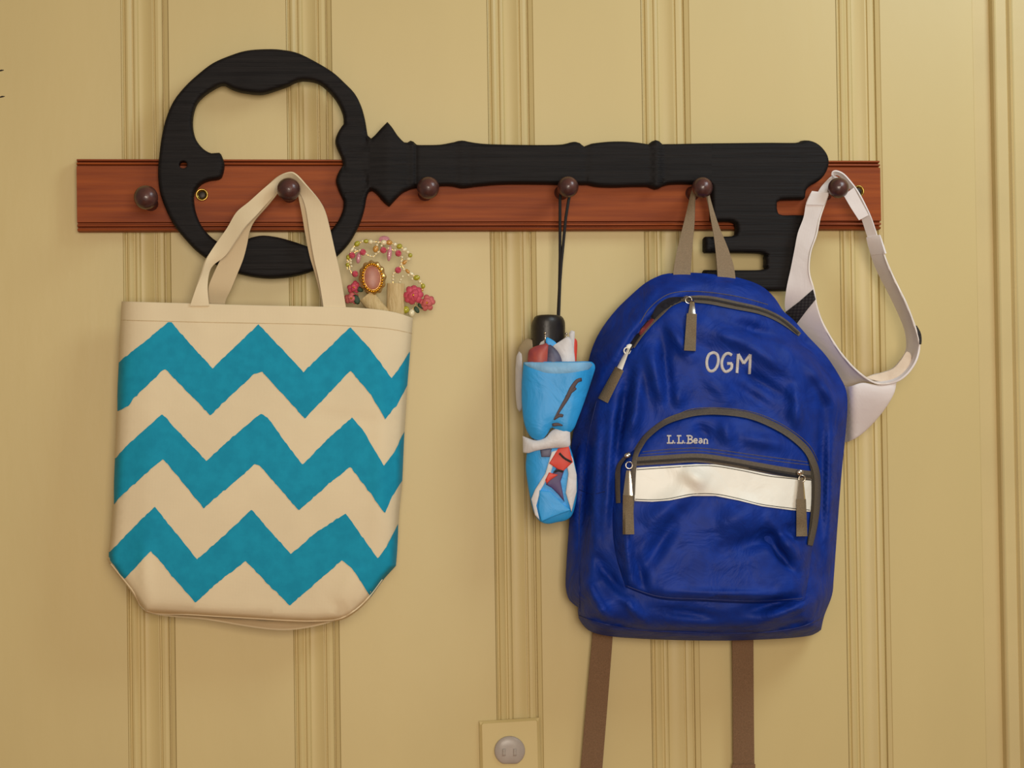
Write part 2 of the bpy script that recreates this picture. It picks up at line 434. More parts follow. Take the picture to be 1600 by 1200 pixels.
for (x, y, r, d) in pegs:
    c = P(x, y, d); R = r*MM*.965
    depth = d-RD+.002
    pf = [(0, .0), (0, .0085), (.002, .0085), (.004, .0068), (.012, .0058), (.022, .0055), (.034, .0062), (depth-R*.78, .0075)]
    for k in range(1, 11):
        a = math.pi*(1-.06)*(1-k/10)+.0; a = math.radians(142)*(1-k/10)
        pf.append((depth+R*math.cos(a)*.92, R*math.sin(a)*1.0))
    v, f = lathe_y(pf, 28); v = np.array(v)+np.array((c.x, -RD+.002, c.z))
    pg = fixn(mk('peg', v, f, m_peg, rail, True, 40))
for (x, y) in ((315.5, 304.5), (1341, 299)):
    c = P(x, y, RD)
    v, f = lathe_y([(0, .0), (.0006, .0072), (.0018, .0069), (.0022, .0062), (.0016, .0052), (-.0005, .0047)], 24); cup = fixn(mk('screw_cup', np.array(v)+np.array(c), f, m_brass, rail))
    v, f = lathe_y([(.0008, .0), (.0008, .003), (.0002, .0046), (-.001, .0046)], 18)
    fixn(mk('screw', np.array(v)+np.array(c), f, m_dark, cup))

# ================================================================== KEY
outer = [(417, 75), (387, 77), (362, 84), (332, 97), (307, 116), (287, 135), (270, 157), (259, 182), (252, 210), (248, 240), (246, 262), (246.5, 282), (250, 303), (260, 330), (272, 352), (287, 371), (305, 390), (325, 405),
  (350, 419), (378, 428), (405, 433), (430, 434), (460, 430.5), (487, 423), (508, 413), (527, 399), (545, 380), (557, 360), (565, 342), (570, 325), (573, 308), (577, 298), (582, 296), (590, 302), (600, 314), (609, 321),
  (620, 309), (628, 301), (637, 296), (650, 292), (687, 289), (707, 289), (722, 292), (735, 291), (750, 289), (800, 286), (905, 287), (920, 287), (935, 290), (960, 291), (990, 290), (1015, 290), (1020, 292), (1026, 294), (1032, 293), (1037, 290), (1050, 286.5), (1082, 286), (1110, 288),
  (1113, 300), (1113, 343), (1116, 345), (1146, 345.5), (1152, 352), (1152, 362), (1146, 368), (1104, 369), (1102, 372), (1102, 391), (1104, 394), (1190, 395), (1197, 401), (1197, 415), (1191, 421), (1103, 421), (1101, 424), (1101, 452), (1104, 454), (1245, 454),
  (1249, 450), (1257, 400), (1262, 345), (1260, 335.5), (1224, 335), (1217, 330), (1216, 319), (1221, 312), (1258, 310.5), (1260, 308), (1261, 298), (1266, 291), (1276, 285), (1286, 278), (1293, 268), (1297, 255), (1295, 242), (1287, 230), (1277, 222), (1265, 218), (1254, 218.5), (1246, 221.5),
  (1200, 221.5), (1150, 222), (1100, 222.5), (1037, 223.5), (1031, 219.5), (1025, 218), (1020, 219.5), (1015, 223.5), (995, 221), (975, 219.5), (950, 220), (925, 223), (914, 227), (907, 222), (900, 220), (892, 221), (880, 224), (850, 225), (800, 224.5), (762, 223.5), (742, 221.5), (722, 218), (705, 221.5),
  (687, 224.5), (665, 225), (652, 224.5), (647, 220), (642, 218), (637, 221), (632, 221), (622, 211), (613, 198), (605.5, 189.5), (596, 199), (586, 210), (580, 215), (575, 210), (571, 187), (565, 165), (555, 145), (540, 129), (520, 111), (492, 94), (465, 81), (440, 76)]
hole = [(351, 131), (345, 131.5), (337, 135), (320, 146), (307, 160), (301, 180), (301, 200), (306, 217), (317, 231), (330, 238), (342, 237), (347, 244), (350, 257), (347, 272), (342, 278), (325, 281), (314, 286), (306, 295), (302, 307), (305, 330), (315, 353), (330, 370), (345, 380), (360, 386), (375, 380), (390, 371), (410, 367), (435, 370), (460, 377), (480, 384),
  (500, 375), (517, 359), (529, 343), (536, 326), (537, 312), (529, 295), (525, 280), (530, 266), (536, 257), (534, 245), (527, 230), (524, 217), (530, 202), (537, 192), (536, 177), (527, 157), (512, 139), (495, 127), (472, 124), (457, 128.5), (451, 132), (437, 137), (415, 144), (400, 145), (378, 142), (364, 138), (356, 134)]
KF, KB = .035, .0203
key = thing('wooden_key', 'giant black carved wooden key resting on the pegs across the brown rail', 'wall decoration', P(700, 290, .03))
SH = set(i for i, p in enumerate(outer) if p in [(609, 321), (605.5, 189.5), (580, 215), (1104, 454), (1245, 454), (1249, 450), (1102, 372), (1104, 394), (1101, 424), (1103, 421), (1113, 343)])
ok = catmull(outer, True, 5, SH); hk = catmull(hole, True, 5, {i for i, p in enumerate(hole) if p in [(351, 131), (451, 132), (345, 380), (360, 386), (480, 384), (536, 257), (537, 192), (537, 312)]})
eye = np.array([(286+6.5*math.cos(a), 257+6*math.sin(a)) for a in np.linspace(0, 2*math.pi, 14, endpoint=False)])
def kd(x, y, e):
    d = KB+.007+(KF-KB-.007)*np.sqrt(np.clip(1-(1-np.clip(e/5, 0, 1))**2, 0, 1))
    d += .003*np.exp(-((x-1026)/6.5)**2)*(y < 300)-.0022*np.exp(-((x-1016)/2.2)**2)*(y < 300)-.0022*np.exp(-((x-1037)/2.2)**2)*(y < 300)
    for gx, am in ((638, .0015), (650, .0012), (712, .0016), (733, .0016), (915, .0022), (1251, .0016)): d -= am*np.exp(-((x-gx)/2.6)**2)
    d += .0035*np.clip(1-np.abs(x-607)/32, 0, 1)*(x > 575)*(x < 640)
    d += fold(x, y, 358, 128, 455, 125, 16, .002)+fold(x, y, 365, 405, 490, 408, 18, .003)
    # carved outline of the two scroll ends on the ring
    d -= .0018*np.exp(-((np.hypot((x-548), (y-215))-24)/2.5)**2)*(y < 240)*(x > 536)+.0018*np.exp(-((np.hypot((x-548), (y-283))-24)/2.5)**2)*(y > 262)*(x > 536)
    return d
# cut the traced plate into bow, collar, shank and bit
def clipx(poly, xa, xb):
    def clip(pl, a, keep):
        out = []; n = len(pl)
        for i in range(n):
            p, q = pl[i], pl[(i+1) % n]; ip, iq = keep(p[0]), keep(q[0])
            if ip: out.append(p)
            if ip != iq: t = (a-p[0])/(q[0]-p[0]); out.append(p+(q-p)*t)
        return np.array(out)
    if xa is not None: poly = clip(poly, xa, lambda v: v >= xa)
    if xb is not None: poly = clip(poly, xb, lambda v: v < xb)
    return poly
def resample(poly, step=5): return linear([tuple(p) for p in poly], True, step)
def dedup(p):
    keep = [i for i in range(len(p)) if np.hypot(*(p[i]-p[i-1])) > .3]; return p[keep]
full = [ok, hk]
def keypart(name, xa, xb, holes, extra=None, label=None):
    lo = dedup(resample(clipx(ok, xa, xb)))
    def fn(x, y, e):
        q = np.stack([x, y], 1); ee = np.minimum(np.minimum(pdist(q, ok), pdist(q, hk)), pdist(q, eye)+3); return kd(x, y, ee)
    return blob(name, lo, fn, KB, m_key, key, holes, 7, (.8, 2, 4, 7), perp=KF, sharp=50, label=label)
keypart('bow', None, 578.5, [hk, eye])
keypart('collar', 578.5, 649.5, [])
keypart('shank', 649.5, 1112, [])
keypart('bit', 1112, None, [])
# the left-over tooth ends left of x=1112
for yy in ((369, 394), (421, 454)):
    pl_ = linear([(1102, yy[0]), (1112, yy[0]), (1112, yy[1]), (1102, yy[1])], True, 4)
    # already contained in the shank part through the traced outline

# ================================================================== TOTE BAG
xl_y = [471, 530, 600, 680, 720, 790, 840, 868, 880, 925, 958, 990]; xl_x = [190, 187, 183.5, 181, 179, 176, 173, 169, 171, 204, 228, 250]
xr_y = [480, 497, 540, 600, 680, 750, 800, 860, 884, 905, 935, 957, 969, 990]; xr_x = [648, 645, 642, 637, 632, 629, 624, 621, 619, 600, 578, 555, 530, 480]
yb_x = [160, 228, 300, 400, 450, 490, 530, 640]; yb_y = [955, 958, 962, 968, 971.5, 972.5, 969.5, 960]
def Te(x, y):
    return np.minimum(np.minimum(x-np.interp(y, xl_y, xl_x), np.interp(y, xr_y, xr_x)-x), (np.interp(x, yb_x, yb_y)-y))
def T(x, y, e=None):
    e = np.clip(Te(x, y), 0, None); v = np.clip((y-470)/500, 0, 1)
    full_ = .060+.022*np.sin(v*math.pi*.75)-.014*sm((x-575)/75)**1.3*(1-.5*v)-.010*sm((240-x)/70)
    d = .034+(full_-.034)*(1-np.exp(-e/(5-2.2*v)))
    d += fold(x, y, 228, 955, 225, 850, 9, .004)+fold(x, y, 520, 965, 570, 870, 16, .004)-fold(x, y, 545, 965, 520, 940, 9, .004)
    d += fold(x, y, 430, 640, 640, 665, 10, -.0016)+fold(x, y, 290, 480, 320, 520, 10, .0012)+.0012*np.sin(x*.021+y*.009)*np.clip(e/30, 0, 1)
    d += fold(x, y, 600, 560, 590, 860, 12, .0022)-fold(x, y, 620, 520, 612, 840, 7, .0015)
    return d
tote_o = catmull([(190, 471), (245, 472.5), (300, 474), (400, 477), (500, 479), (560, 481), (600, 485), (625, 490), (645, 497), (642, 540), (637, 600), (632, 680), (629, 750), (624, 800), (621, 860), (619, 884), (600, 905), (578, 935), (555, 957), (530, 969.5),
  (490, 972.5), (450, 971.5), (400, 968), (300, 962), (228, 958), (205, 925), (171, 880), (169, 870), (173, 840), (176, 790), (179, 720), (181, 680), (183.5, 600), (187, 530)], True, 6, {0, 8, 24, 15})
tote = thing('tote_bag', 'cream canvas tote bag with teal zigzag stripes hanging from the second peg', 'bag', P(400, 975, .05))
blob('front_panel', tote_o, T, lambda x, y, e: T(x, y)-.0016, m_canvas, tote, res=9, rings=(2, 5, 9))
back_o = catmull([(195, 478), (400, 484), (560, 488), (640, 502), (640, 540), (634, 640), (627, 750), (618, 860), (616, 884), (598, 905), (576, 935), (550, 958), (520, 971),
  (495, 978), (460, 984), (425, 984), (380, 978), (320, 968), (231, 957), (207, 922), (174, 880), (172, 868), (179, 790), (184, 680), (190, 550)], True, 8, {0, 3})
def TB(x, y, e): return .0335-.016*(1-np.exp(-e/14))+.012*sm((y-950)/30)
blob('back_panel', back_o, TB, lambda x, y, e: TB(x, y, e)-.0016, m_canvas_in, tote, res=14, rings=(3, 8))
bands = [
 ([(185, 566), (225, 535), (263, 503.5), (268, 504), (300, 541), (332, 575), (368, 541), (404, 507), (440, 545), (474, 581), (511, 546), (547.5, 511), (575, 541), (597, 570), (612, 591.5), (627, 571), (640.5, 549)],
  [(183.4, 643), (200.6, 634), (207, 624), (257, 576), (293, 612), (329, 649), (363, 616), (397.5, 584), (410, 581.5), (443, 617), (476, 654), (512, 617), (547.5, 579), (580, 617), (602, 655.6), (620, 633), (637, 601)]),
 ([(181, 715), (200, 695), (253, 647), (287, 683), (322.5, 720), (362, 684), (407, 646), (418, 652), (445, 690), (472.5, 726), (511, 687), (550, 652), (566, 670), (600, 728), (617, 705), (632.5, 673)],
  [(178, 788), (187, 777), (254.7, 716.5), (287, 756), (318.4, 794), (362, 757), (399, 725), (407, 729), (437, 763), (467, 798), (509, 760), (547, 729), (574, 764), (601.6, 802.5), (613, 775), (629, 750)]),
 ([(171.5, 862.5), (207, 826), (241.6, 791.6), (275, 833), (308, 874), (352, 835), (393, 796), (424, 832), (454.7, 865.6), (497, 830), (540, 802), (563, 834), (590.6, 873), (606, 850), (622, 819)],
  [(170, 873), (194, 905), (236, 861), (270, 901), (305, 942), (345, 906), (384, 876.6), (418, 912), (453, 946), (492, 912), (534, 875.6), (550, 887.5), (579.7, 933), (600, 906), (618.7, 884)])]
for bi, (tp, bt) in enumerate(bands):
    xs = np.arange(168, 646, 2.0)
    lo = max(tp[0][0], bt[0][0]); hi = min(tp[-1][0], bt[-1][0])
    hi2 = max(tp[-1][0], bt[-1][0]); lo2 = min(tp[0][0], bt[0][0])
    xs = np.concatenate([np.arange(lo2, lo2+14, .7), xs[(xs > lo2+14) & (xs < hi2-24)], np.arange(hi2-24, hi2, .7), [hi2]])
    jit = lambda: np.interp(xs, np.arange(160, 660, 3.0), rng.normal(0, .6, 167))
    yt = np.interp(xs, *np.array(tp).T)+jit(); ybm = np.interp(xs, *np.array(bt).T)+jit()
    # the traced side edges are not vertical
    if bi == 2:
        pass
    nv = 24; V = []; Fc = []
    for i, x in enumerate(xs):
        for k in range(nv+1):
            t = k/nv; yy = yt[i]*(1-t)+ybm[i]*t
            xlim0 = np.interp(yy, xl_y, xl_x)+.4; xlim1 = np.interp(yy, xr_y, xr_x)-.4
            V.append((min(max(x, xlim0), xlim1), yy))
    V = np.array(V); d = T(V[:, 0], V[:, 1])+.0006+.0010*np.exp(-np.clip(Te(V[:, 0], V[:, 1]), 0, None)/4); W = PW(V[:, 0], V[:, 1], d); W2 = PW(V[:, 0], V[:, 1], d-.0004)
    n = len(W); Fc = []
    c = lambda i, k: i*(nv+1)+k
    for i in range(len(xs)-1):
        for k in range(nv): Fc.append([c(i, k), c(i, k+1), c(i+1, k+1), c(i+1, k)])
    mk('zigzag_band', W, Fc, m_teal, tote)
surf_tube('top_hem_stitching', [(189, 500), (300, 503), (400, 505), (500, 507), (600, 513), (644, 521)], T, .0002, .5, m_thread, tote, step=8)
surf_tube('bottom_seam', [(174, 881), (206, 921), (231, 955), (300, 960), (400, 966), (450, 969), (490, 970), (528, 967), (552, 955), (575, 934), (597, 905)], T, .0008, 1.3, m_canvas, tote, step=6)
# handles
hA = [(297, 478), (306, 450), (315, 427), (322, 405), (335, 385), (355, 357), (370, 332), (390, 315), (415, 292), (435, 276), (452, 269.5), (463, 273), (480, 291), (498, 312), (508, 330), (515, 355), (523, 390), (532, 430), (541, 484)]
hB = [(327, 478), (324, 450), (326, 427), (333, 414), (352, 400), (368, 377), (383, 355), (403, 334), (421, 313), (434, 298), (452, 287), (462, 290), (468, 300), (474, 312), (479, 330), (485, 370), (491, 405), (499, 440), (506, 484)]
dA = [.061, .063, .062, .060, .056, .056, .056, .057, .058, .058, .059, .060, .062, .063, .063, .063, .063, .062, .0585]
dB = [.061, .058, .054, .054, .060, .063, .064, .062, .056, .048, .045, .046, .052, .056, .057, .058, .059, .060, .0605]
ribbon('front_handle', [(a[0], a[1], d) for a, d in zip(hA, dA)], [(a[0], a[1], d) for a, d in zip(hB, dB)], m_canvas, tote, .0018)
bA = [(328, 500), (327, 475), (326, 450), (333, 430), (345, 405), (355, 388), (366, 365), (385, 338), (410, 311), (435, 284), (452, 279), (462, 285), (466, 305), (472, 335), (477, 365), (484, 400), (492, 427), (500, 460), (506, 500)]
bB = [(350, 500), (352, 472), (361, 452), (370, 430), (380, 405), (386, 382), (390, 362), (398, 345), (418, 322), (440, 296), (452, 290), (466, 294), (480, 310), (492, 335), (500, 370), (508, 400), (515, 427), (523, 460), (530, 500)]
db1 = [.030, .036, .043, .045, .046, .047, .048, .048, .048, .047, .046, .047, .048, .049, .049, .048, .046, .040, .032]
ribbon('back_handle', [(a[0], a[1], d) for a, d in zip(bA, db1)], [(a[0], a[1], d+.003) for a, d in zip(bB, db1)], m_canvas_in, tote, .0016)

# ================================================================== TIARA
tia = thing('beaded_tiara', 'toy tiara of pearls, red beads and pink flowers poking out of the tote bag', 'toy crown', P(595, 500, .045))
TD = .0365
def bead(x, y, r, m, rx=None, rot=0, d=TD, nm='bead', par=None, faceted=False):
    c = P(x, y, d); v, f = sphere_geo(c, r*MM, r*MM, (rx or r)*MM, 8 if faceted else 12, 5 if faceted else 8, rot)
    o = mk(nm, v, f, m, par or tia, not faceted); return o
wire_outer = [(543, 421), (542, 412), (544, 402), (550, 390), (558, 381), (572, 377), (590, 378), (608, 379), (624, 385), (636, 393), (641, 400), (637, 407), (628, 413), (634, 422), (644, 429), (655, 438), (661, 450), (655, 465), (640, 492)]
wire_inner = [(552, 431), (549, 426), (547, 421), (546, 408), (550, 399), (558, 392), (567, 394), (576, 399), (584, 401), (591, 394), (599, 391), (610, 389), (622, 396), (628, 403), (627, 413), (622, 422), (615, 428), (614, 438), (616, 470), (616, 492)]
for k, wp in enumerate((wire_outer, wire_inner)):
    q = catmull(wp, False, 4); tube('wire', PW(q[:, 0], q[:, 1], TD-.002*k), .00032, m_goldp, tia, 6)
for (x, y, r, mm, rx, rot) in [(558, 381, 4, m_olive, 5, .9), (572, 377, 3.2, m_olive, 4, 1.5), (579, 378, 4.2, m_pearl, None, 0), (599.5, 379, 4.4, m_pearl, 5, 1.5), (608, 379, 4, m_amber, 5, 1.7), (617, 382, 3.2, m_clear, None, 0), (624, 385, 4, m_olive, 4.6, 1.2),
    (632, 390, 3.2, m_clear, 4.5, 1), (637, 394, 3, m_pearl, None, 0), (641, 399, 3.4, m_olive, None, 0), (638, 405, 3, m_pearl, 3.5, 1.5), (632, 410, 3, m_amber, 4.2, .8), (637, 424, 2.6, m_amber, 4.5, -.8), (643, 428, 2.8, m_clear, 4.5, -.9), (651, 434, 4.2, m_olive, 5.2, 1.4),
    (656, 440, 3, m_pearl, None, 0), (661, 447, 3.4, m_olive, 4, 0), (659, 453, 2.8, m_amber, None, 0), (550, 390, 2.6, m_clear, 4.6, .6), (544, 402, 3, m_olive, 4, 0), (543, 414, 3.2, m_olive, None, 0), (587, 389, 4.4, m_amber, 5.5, .3), (634, 484, 5.5, m_olive, 6, .5), (643, 489, 5, m_clear, 6, .2)]:
    bead(x, y, r, mm, rx, rot)
for (x, y) in [(566, 377), (584.5, 378), (591, 379), (589, 383), (544, 409), (548, 407), (549, 416), (546, 421), (548, 411), (626.5, 413), (631, 421), (644, 436), (638, 430), (555, 391), (562, 391), (572, 397), (578, 400), (583, 401), (587, 397), (591, 394), (607, 388), (617, 391), (628, 402), (627, 408), (615, 427), (614, 432), (614, 437), (629, 432), (626, 437), (624.5, 441), (596, 384)]:
    bead(x, y, 2.0, m_pearl, d=TD+.001)
for (x, y) in [(550, 399), (567, 394), (555, 428), (599, 391), (622.5, 396), (622, 422)]: bead(x, y, 5.2, m_red, d=TD+.001, faceted=True)
for (x, y, h_) in [(560, 403, 8.5), (608.5, 396, 12)]: bead(x, y, 3.8, m_pink, h_, .12, nm='drop_bead')
v, f = sphere_geo(P(600, 374, TD-.003), 9*MM, 3*MM, 5.5*MM, 7, 4); mk('drop_bead', v, f, m_pink, tia, False)
# medallion: plain cameo in a gold setting
med_c = (582, 434)
tilt = -.08
def mo(a, rx, ry): return (med_c[0]+rx*math.cos(a)*math.cos(tilt)-ry*math.sin(a)*math.sin(tilt), med_c[1]+rx*math.cos(a)*math.sin(tilt)+ry*math.sin(a)*math.cos(tilt))
mo_out = np.array([mo(a, 21*(1+.045*math.cos(12*a)), 26.5*(1+.045*math.cos(12*a))) for a in np.linspace(0, 2*math.pi, 96, endpoint=False)])
med = blob('medallion', mo_out, lambda x, y, e: TD+.005+.003*np.clip(e/5, 0, 1), TD+.001, m_goldp, tia, res=4, rings=(1.2, 3), label='gold edged oval medallion')
cam_o = np.array([mo(a, 12.5, 18.5) for a in np.linspace(0, 2*math.pi, 40, endpoint=False)])
blob('cameo', cam_o, lambda x, y, e: TD+.0085+.0015*(1-np.exp(-e/5)), TD+.006, m_cameo, med, res=4, rings=(1, 2.5))
for k in range(28):
    a = 2*math.pi*k/28; x, y = mo(a, 15.5, 21.5); bead(x, y, 2.1, m_gold, d=TD+.009, nm='gold_bead', par=med)
# gauze tubes
def rolled(name, corners, dc, rad, m, par):
    (ax, ay), (bx, by) = corners; a = P(ax, ay, dc); b = P(bx, by, dc); pts = [np.array(a)*(1-t)+np.array(b)*t for t in np.linspace(0, 1, 7)]
    v, f = tube_geo(pts, rad*MM, 20, False, .6)
    f = f[:-2]; inn, fi = tube_geo(pts, rad*MM*.88, 20, False, .6); fi = fi[:-2]
    V, Fc = join([(v, f), (inn, [q[::-1] for q in fi])]); n = len(v)
    for s in (0, 6*20):
        for k in range(20): Fc.append([s+k, s+(k+1) % 20, n+s+(k+1) % 20, n+s+k])
    return fixn(mk(name, V, Fc, m, par, True, 50))
rolled('gauze_roll', ((618.5, 443), (618, 492)), TD+.001, 13.5, m_gauze, tia)
rolled('gauze_roll', ((572, 462), (600, 495)), TD+.002, 12.5, m_gauze, tia)
def petals(cx, cy, R, m, n, par, dd=TD+.004):
    fl_ = bpy.data.objects.new('flower', None); COL.objects.link(fl_); fl_.parent = par; fl_.location = P(cx, cy, dd)-wloc(par)
    for k in range(n):
        ring = 0 if k < n*.6 else 1; a = 2.399*k+random.uniform(-.2, .2); rr = R*(.62 if ring == 0 else .28)
        x = cx+rr*math.cos(a); y = cy+rr*math.sin(a); c = P(x, y, dd+(.001 if ring == 0 else .004))
        v, f = sphere_geo((0, 0, 0), R*.42*MM, R*.16*MM, R*.34*MM, 8, 5)
        Rm = Matrix.Rotation(a, 3, 'Y') @ Matrix.Rotation(random.uniform(.3, .8), 3, 'Z')
        v = [np.array(Rm @ Vector(q))+np.array(c) for q in v]; mk('petal', v, f, m, fl_)
    v, f = sphere_geo(P(cx, cy, dd+.006), R*.14*MM, R*.14*MM, R*.14*MM, 8, 5); mk('stamen', v, f, m_gold, fl_)
petals(646, 461, 16, m_petal, 12, tia); petals(667, 473, 13.5, m_petal2, 11, tia, TD+.001); petals(553, 449, 11, m_petal, 9, tia, TD); petals(549, 466, 12, m_petal2, 9, tia, TD-.002)
for (x, y, rx, rz, rot) in [(562, 452, 6, 4, .5), (557, 468, 8, 5, 1.2), (659, 478, 7, 4, .4), (651, 484, 6, 3.5, 1)]:
    v, f = sphere_geo(P(x, y, TD+.002), rx*MM, 1.2*MM, rz*MM, 8, 5, rot); mk('leaf', v, f, m_leaf, tia)

# ================================================================== UMBRELLA
um = thing('folding_umbrella', 'small folded bright blue umbrella with black handle hanging from the fourth peg', 'umbrella', P(865, 820, .04))
tube('wrist_cord', PW([872, 874, 875, 875, 875, 876, 880, 887, 891, 891, 888, 884, 879.5, 877, 875, 874, 873], [492, 450, 400, 350, 312, 300, 286.5, 283.5, 288, 300, 315, 340, 387, 412, 440, 465, 494],
    [.045, .046, .047, .048, .048, .047, .047, .047, .048, .052, .054, .052, .049, .048, .047, .047, .046]), .0017, m_cord, um, 8)
def uback(x, y, e=None): return .010+.036*sm((x-820)/85)
hd = catmull([(833, 500), (838, 493.5), (852, 491.5), (868, 492), (877, 494), (882, 501), (883, 515), (882, 570), (831, 570), (829.5, 515)], True, 4, {7, 8})
blob('handle', hd, lambda x, y, e: .040+.026*np.sqrt(np.clip(1-((x-856)/28)**2, 0, 1))-.006*np.clip(1-e/6, 0, 1)**2, lambda x, y, e: .038-.020*np.sqrt(np.clip(1-((x-856)/28)**2, 0, 1))+.004*np.clip(1-e/6, 0, 1)**2, m_black, um, res=6, rings=(1.2, 3.5), sharp=60)
def usurf(x, y, e=None): return .045+.030*np.sqrt(np.clip(1-((x-862)/62)**2, .02, 1))+.012*sm((x-860)/60)
def upatch(name, poly, m, lift, puff=.004, back=None, label=None, closed_smooth=True, par=None, res=6, sharpset=()):
    o = catmull(poly, True, 4, sharpset) if closed_smooth else linear(poly, True, 4)
    return blob(name, o, lambda x, y, e: usurf(x, y)+lift+puff*(1-np.exp(-e/6)), back or (lambda x, y, e: usurf(x, y)+lift-.008), m, par or um, res=res, rings=(1.2, 3), label=label)
# rear gathered cloth
upatch('canopy_fold', [(808, 556), (812, 540), (824, 529), (840, 540), (845, 575), (812, 600)], m_ugrey, -.022, .003, label='sheer beige fold')
upatch('canopy_fold', [(807, 556), (815, 553), (816, 600), (815, 640), (808, 638), (805, 600)], m_uwhite, -.020, .003)
upatch('canopy_fold', [(840, 545), (850, 528), (855, 526), (866, 540), (872, 575), (838, 575)], m_uwhite, -.010, .003)
upatch('canopy_fold', [(855, 527), (870, 537), (868, 552), (858, 545), (852, 533)], m_ublue, -.005, .002)
upatch('canopy_fold', [(893, 560), (889, 520), (893, 516), (898, 518), (897, 545), (899, 572), (893, 575)], m_uwhite, -.016, .002)
upatch('canopy_fold', [(894, 532), (900, 530), (902, 540), (899, 575), (893, 572)], m_ured, -.018, .002)
upatch('canopy_fold', [(863, 541), (884, 527), (893, 530), (898, 572), (878, 575), (872, 556)], m_uwhite, -.002, .003, sharpset={0, 1})
for (x, y, x2, y2) in ((852, 520.5, 852, 536), (885, 521.5, 885, 536)):
    c = P(x, y, .070); v1, f1 = sphere_geo(c, 2.1*MM, 2.1*MM, 2.1*MM, 10, 7); v2, f2 = tube_geo([c, P(x2, y2, .070)], 1.1*MM, 8); v3, f3 = sphere_geo(P(x, y+4, .070), 1.7*MM, 1.7*MM, 1.2*MM, 10, 5)
    V, Fc = join([(v1, f1), (v2, f2), (v3, f3)]); mk('rib_tip', V, Fc, m_chrome, um)
upatch('rolled_cloth', [(825, 552), (832, 543), (848, 538), (857, 539), (855, 575), (828, 576)], m_ulens_r, .004, .006, label='russet printed roll of cloth')
upatch('rolled_cloth', [(857, 539), (868, 545), (876, 557), (878, 570), (870, 578), (852, 578), (851, 560)], m_ulens_b, .0035, .006, label='slate printed roll of cloth')
flap = upatch('canopy_flap', [(818, 566), (850, 565), (890, 565), (918, 564.5), (927, 567), (930, 574), (927, 586), (915, 622), (904, 652), (895, 672), (880, 680), (863, 668), (856, 677), (848, 686), (838, 687.5), (828, 681), (820, 665), (816, 640), (815, 600)], m_ublue, .008, .006, sharpset={0})
hem = [(819, 567), (850, 566), (890, 566), (922, 566), (926, 570), (915, 580), (887, 586), (855, 586), (835, 578)]
upatch('hem', hem, m_uhem, .0125, .003, back=lambda x, y, e: usurf(x, y)+.006, par=flap)
def fs(x, y, e=None): return usurf(x, y)+.0145
for k, path in enumerate([[(909, 593), (902, 595), (894, 606), (886, 622), (875, 640), (866, 656)], [(900, 606), (892, 612), (884, 620)], [(880, 650), (874, 649), (867, 655)], [(863, 664), (872, 663), (879, 665)]]):
    q = catmull(path, False, 3); rr = np.interp(np.linspace(0, 1, len(q)), [0, .3, .6, 1], [2.6, 3.4, 2.8, 1.2])*MM*(1 if k == 0 else .8)
    v, f = tube_geo(PW(q[:, 0], q[:, 1], fs(q[:, 0], q[:, 1])), rr, 8, False, .15); mk('branch_print', v, f, m_ubrown, flap)
# lower bundle
low = upatch('canopy_bundle', [(826, 690), (885, 690), (891, 700), (896, 716), (901, 742), (902, 768), (896, 800), (886, 812), (870, 816), (855, 818.5), (842, 813), (833, 797), (826, 765), (821.5, 732), (823, 708)], m_ublue, 0, .006, back=uback)
for (nm, poly, m, lf) in [('canopy_fold', [(886, 700), (895, 716), (901, 742), (901, 768), (893, 800), (884, 770), (888, 740), (884, 720)], m_uwhite, .0075),
     ('canopy_fold', [(862, 706), (872, 703), (860, 740), (845, 765), (838, 790), (843, 812), (836, 805), (830, 780), (836, 765), (852, 740)], m_uwhite, .0080),
     ('canopy_fold', [(884, 728), (876, 752), (882, 784), (872, 772), (862, 762), (853, 757), (862, 742), (872, 728)], m_upurple, .0078),
     ('canopy_fold', [(872, 701), (889, 698), (895, 722), (878, 738), (870, 732), (858, 724)], m_ured, .0090),
     ('canopy_fold', [(858, 738), (872, 742), (860, 750), (854, 756), (852, 750)], m_ured, .0095),
     ('canopy_fold', [(844, 703), (862, 701), (860, 714), (846, 714)], m_ulens_b, .0078),
     ('canopy_fold', [(843, 766), (860, 768), (880, 788), (892, 797), (862, 808), (846, 815), (841, 795)], m_ublue, .0086)]:
    upatch(nm, poly, m, lf, .0012, back=lambda x, y, e: usurf(x, y)+.002, sharpset=set(range(len(poly))))
for pth in ([(874, 708), (882, 716), (893, 722)], [(866, 738), (872, 735), (880, 737)]):
    surf_tube('black_print_line', pth, lambda x, y: usurf(x, y), .0108, 1.6, m_vblack, um, flat=.3)
upatch('closure_band', [(816.5, 681), (824, 684), (838, 688), (852, 684), (860, 675), (868, 670), (888, 668), (891, 684), (889, 698), (868, 700), (850, 702), (835, 705), (826, 708), (817, 707)], m_uwhite, .0085, .005, sharpset={0, 13}, label='white closure band')

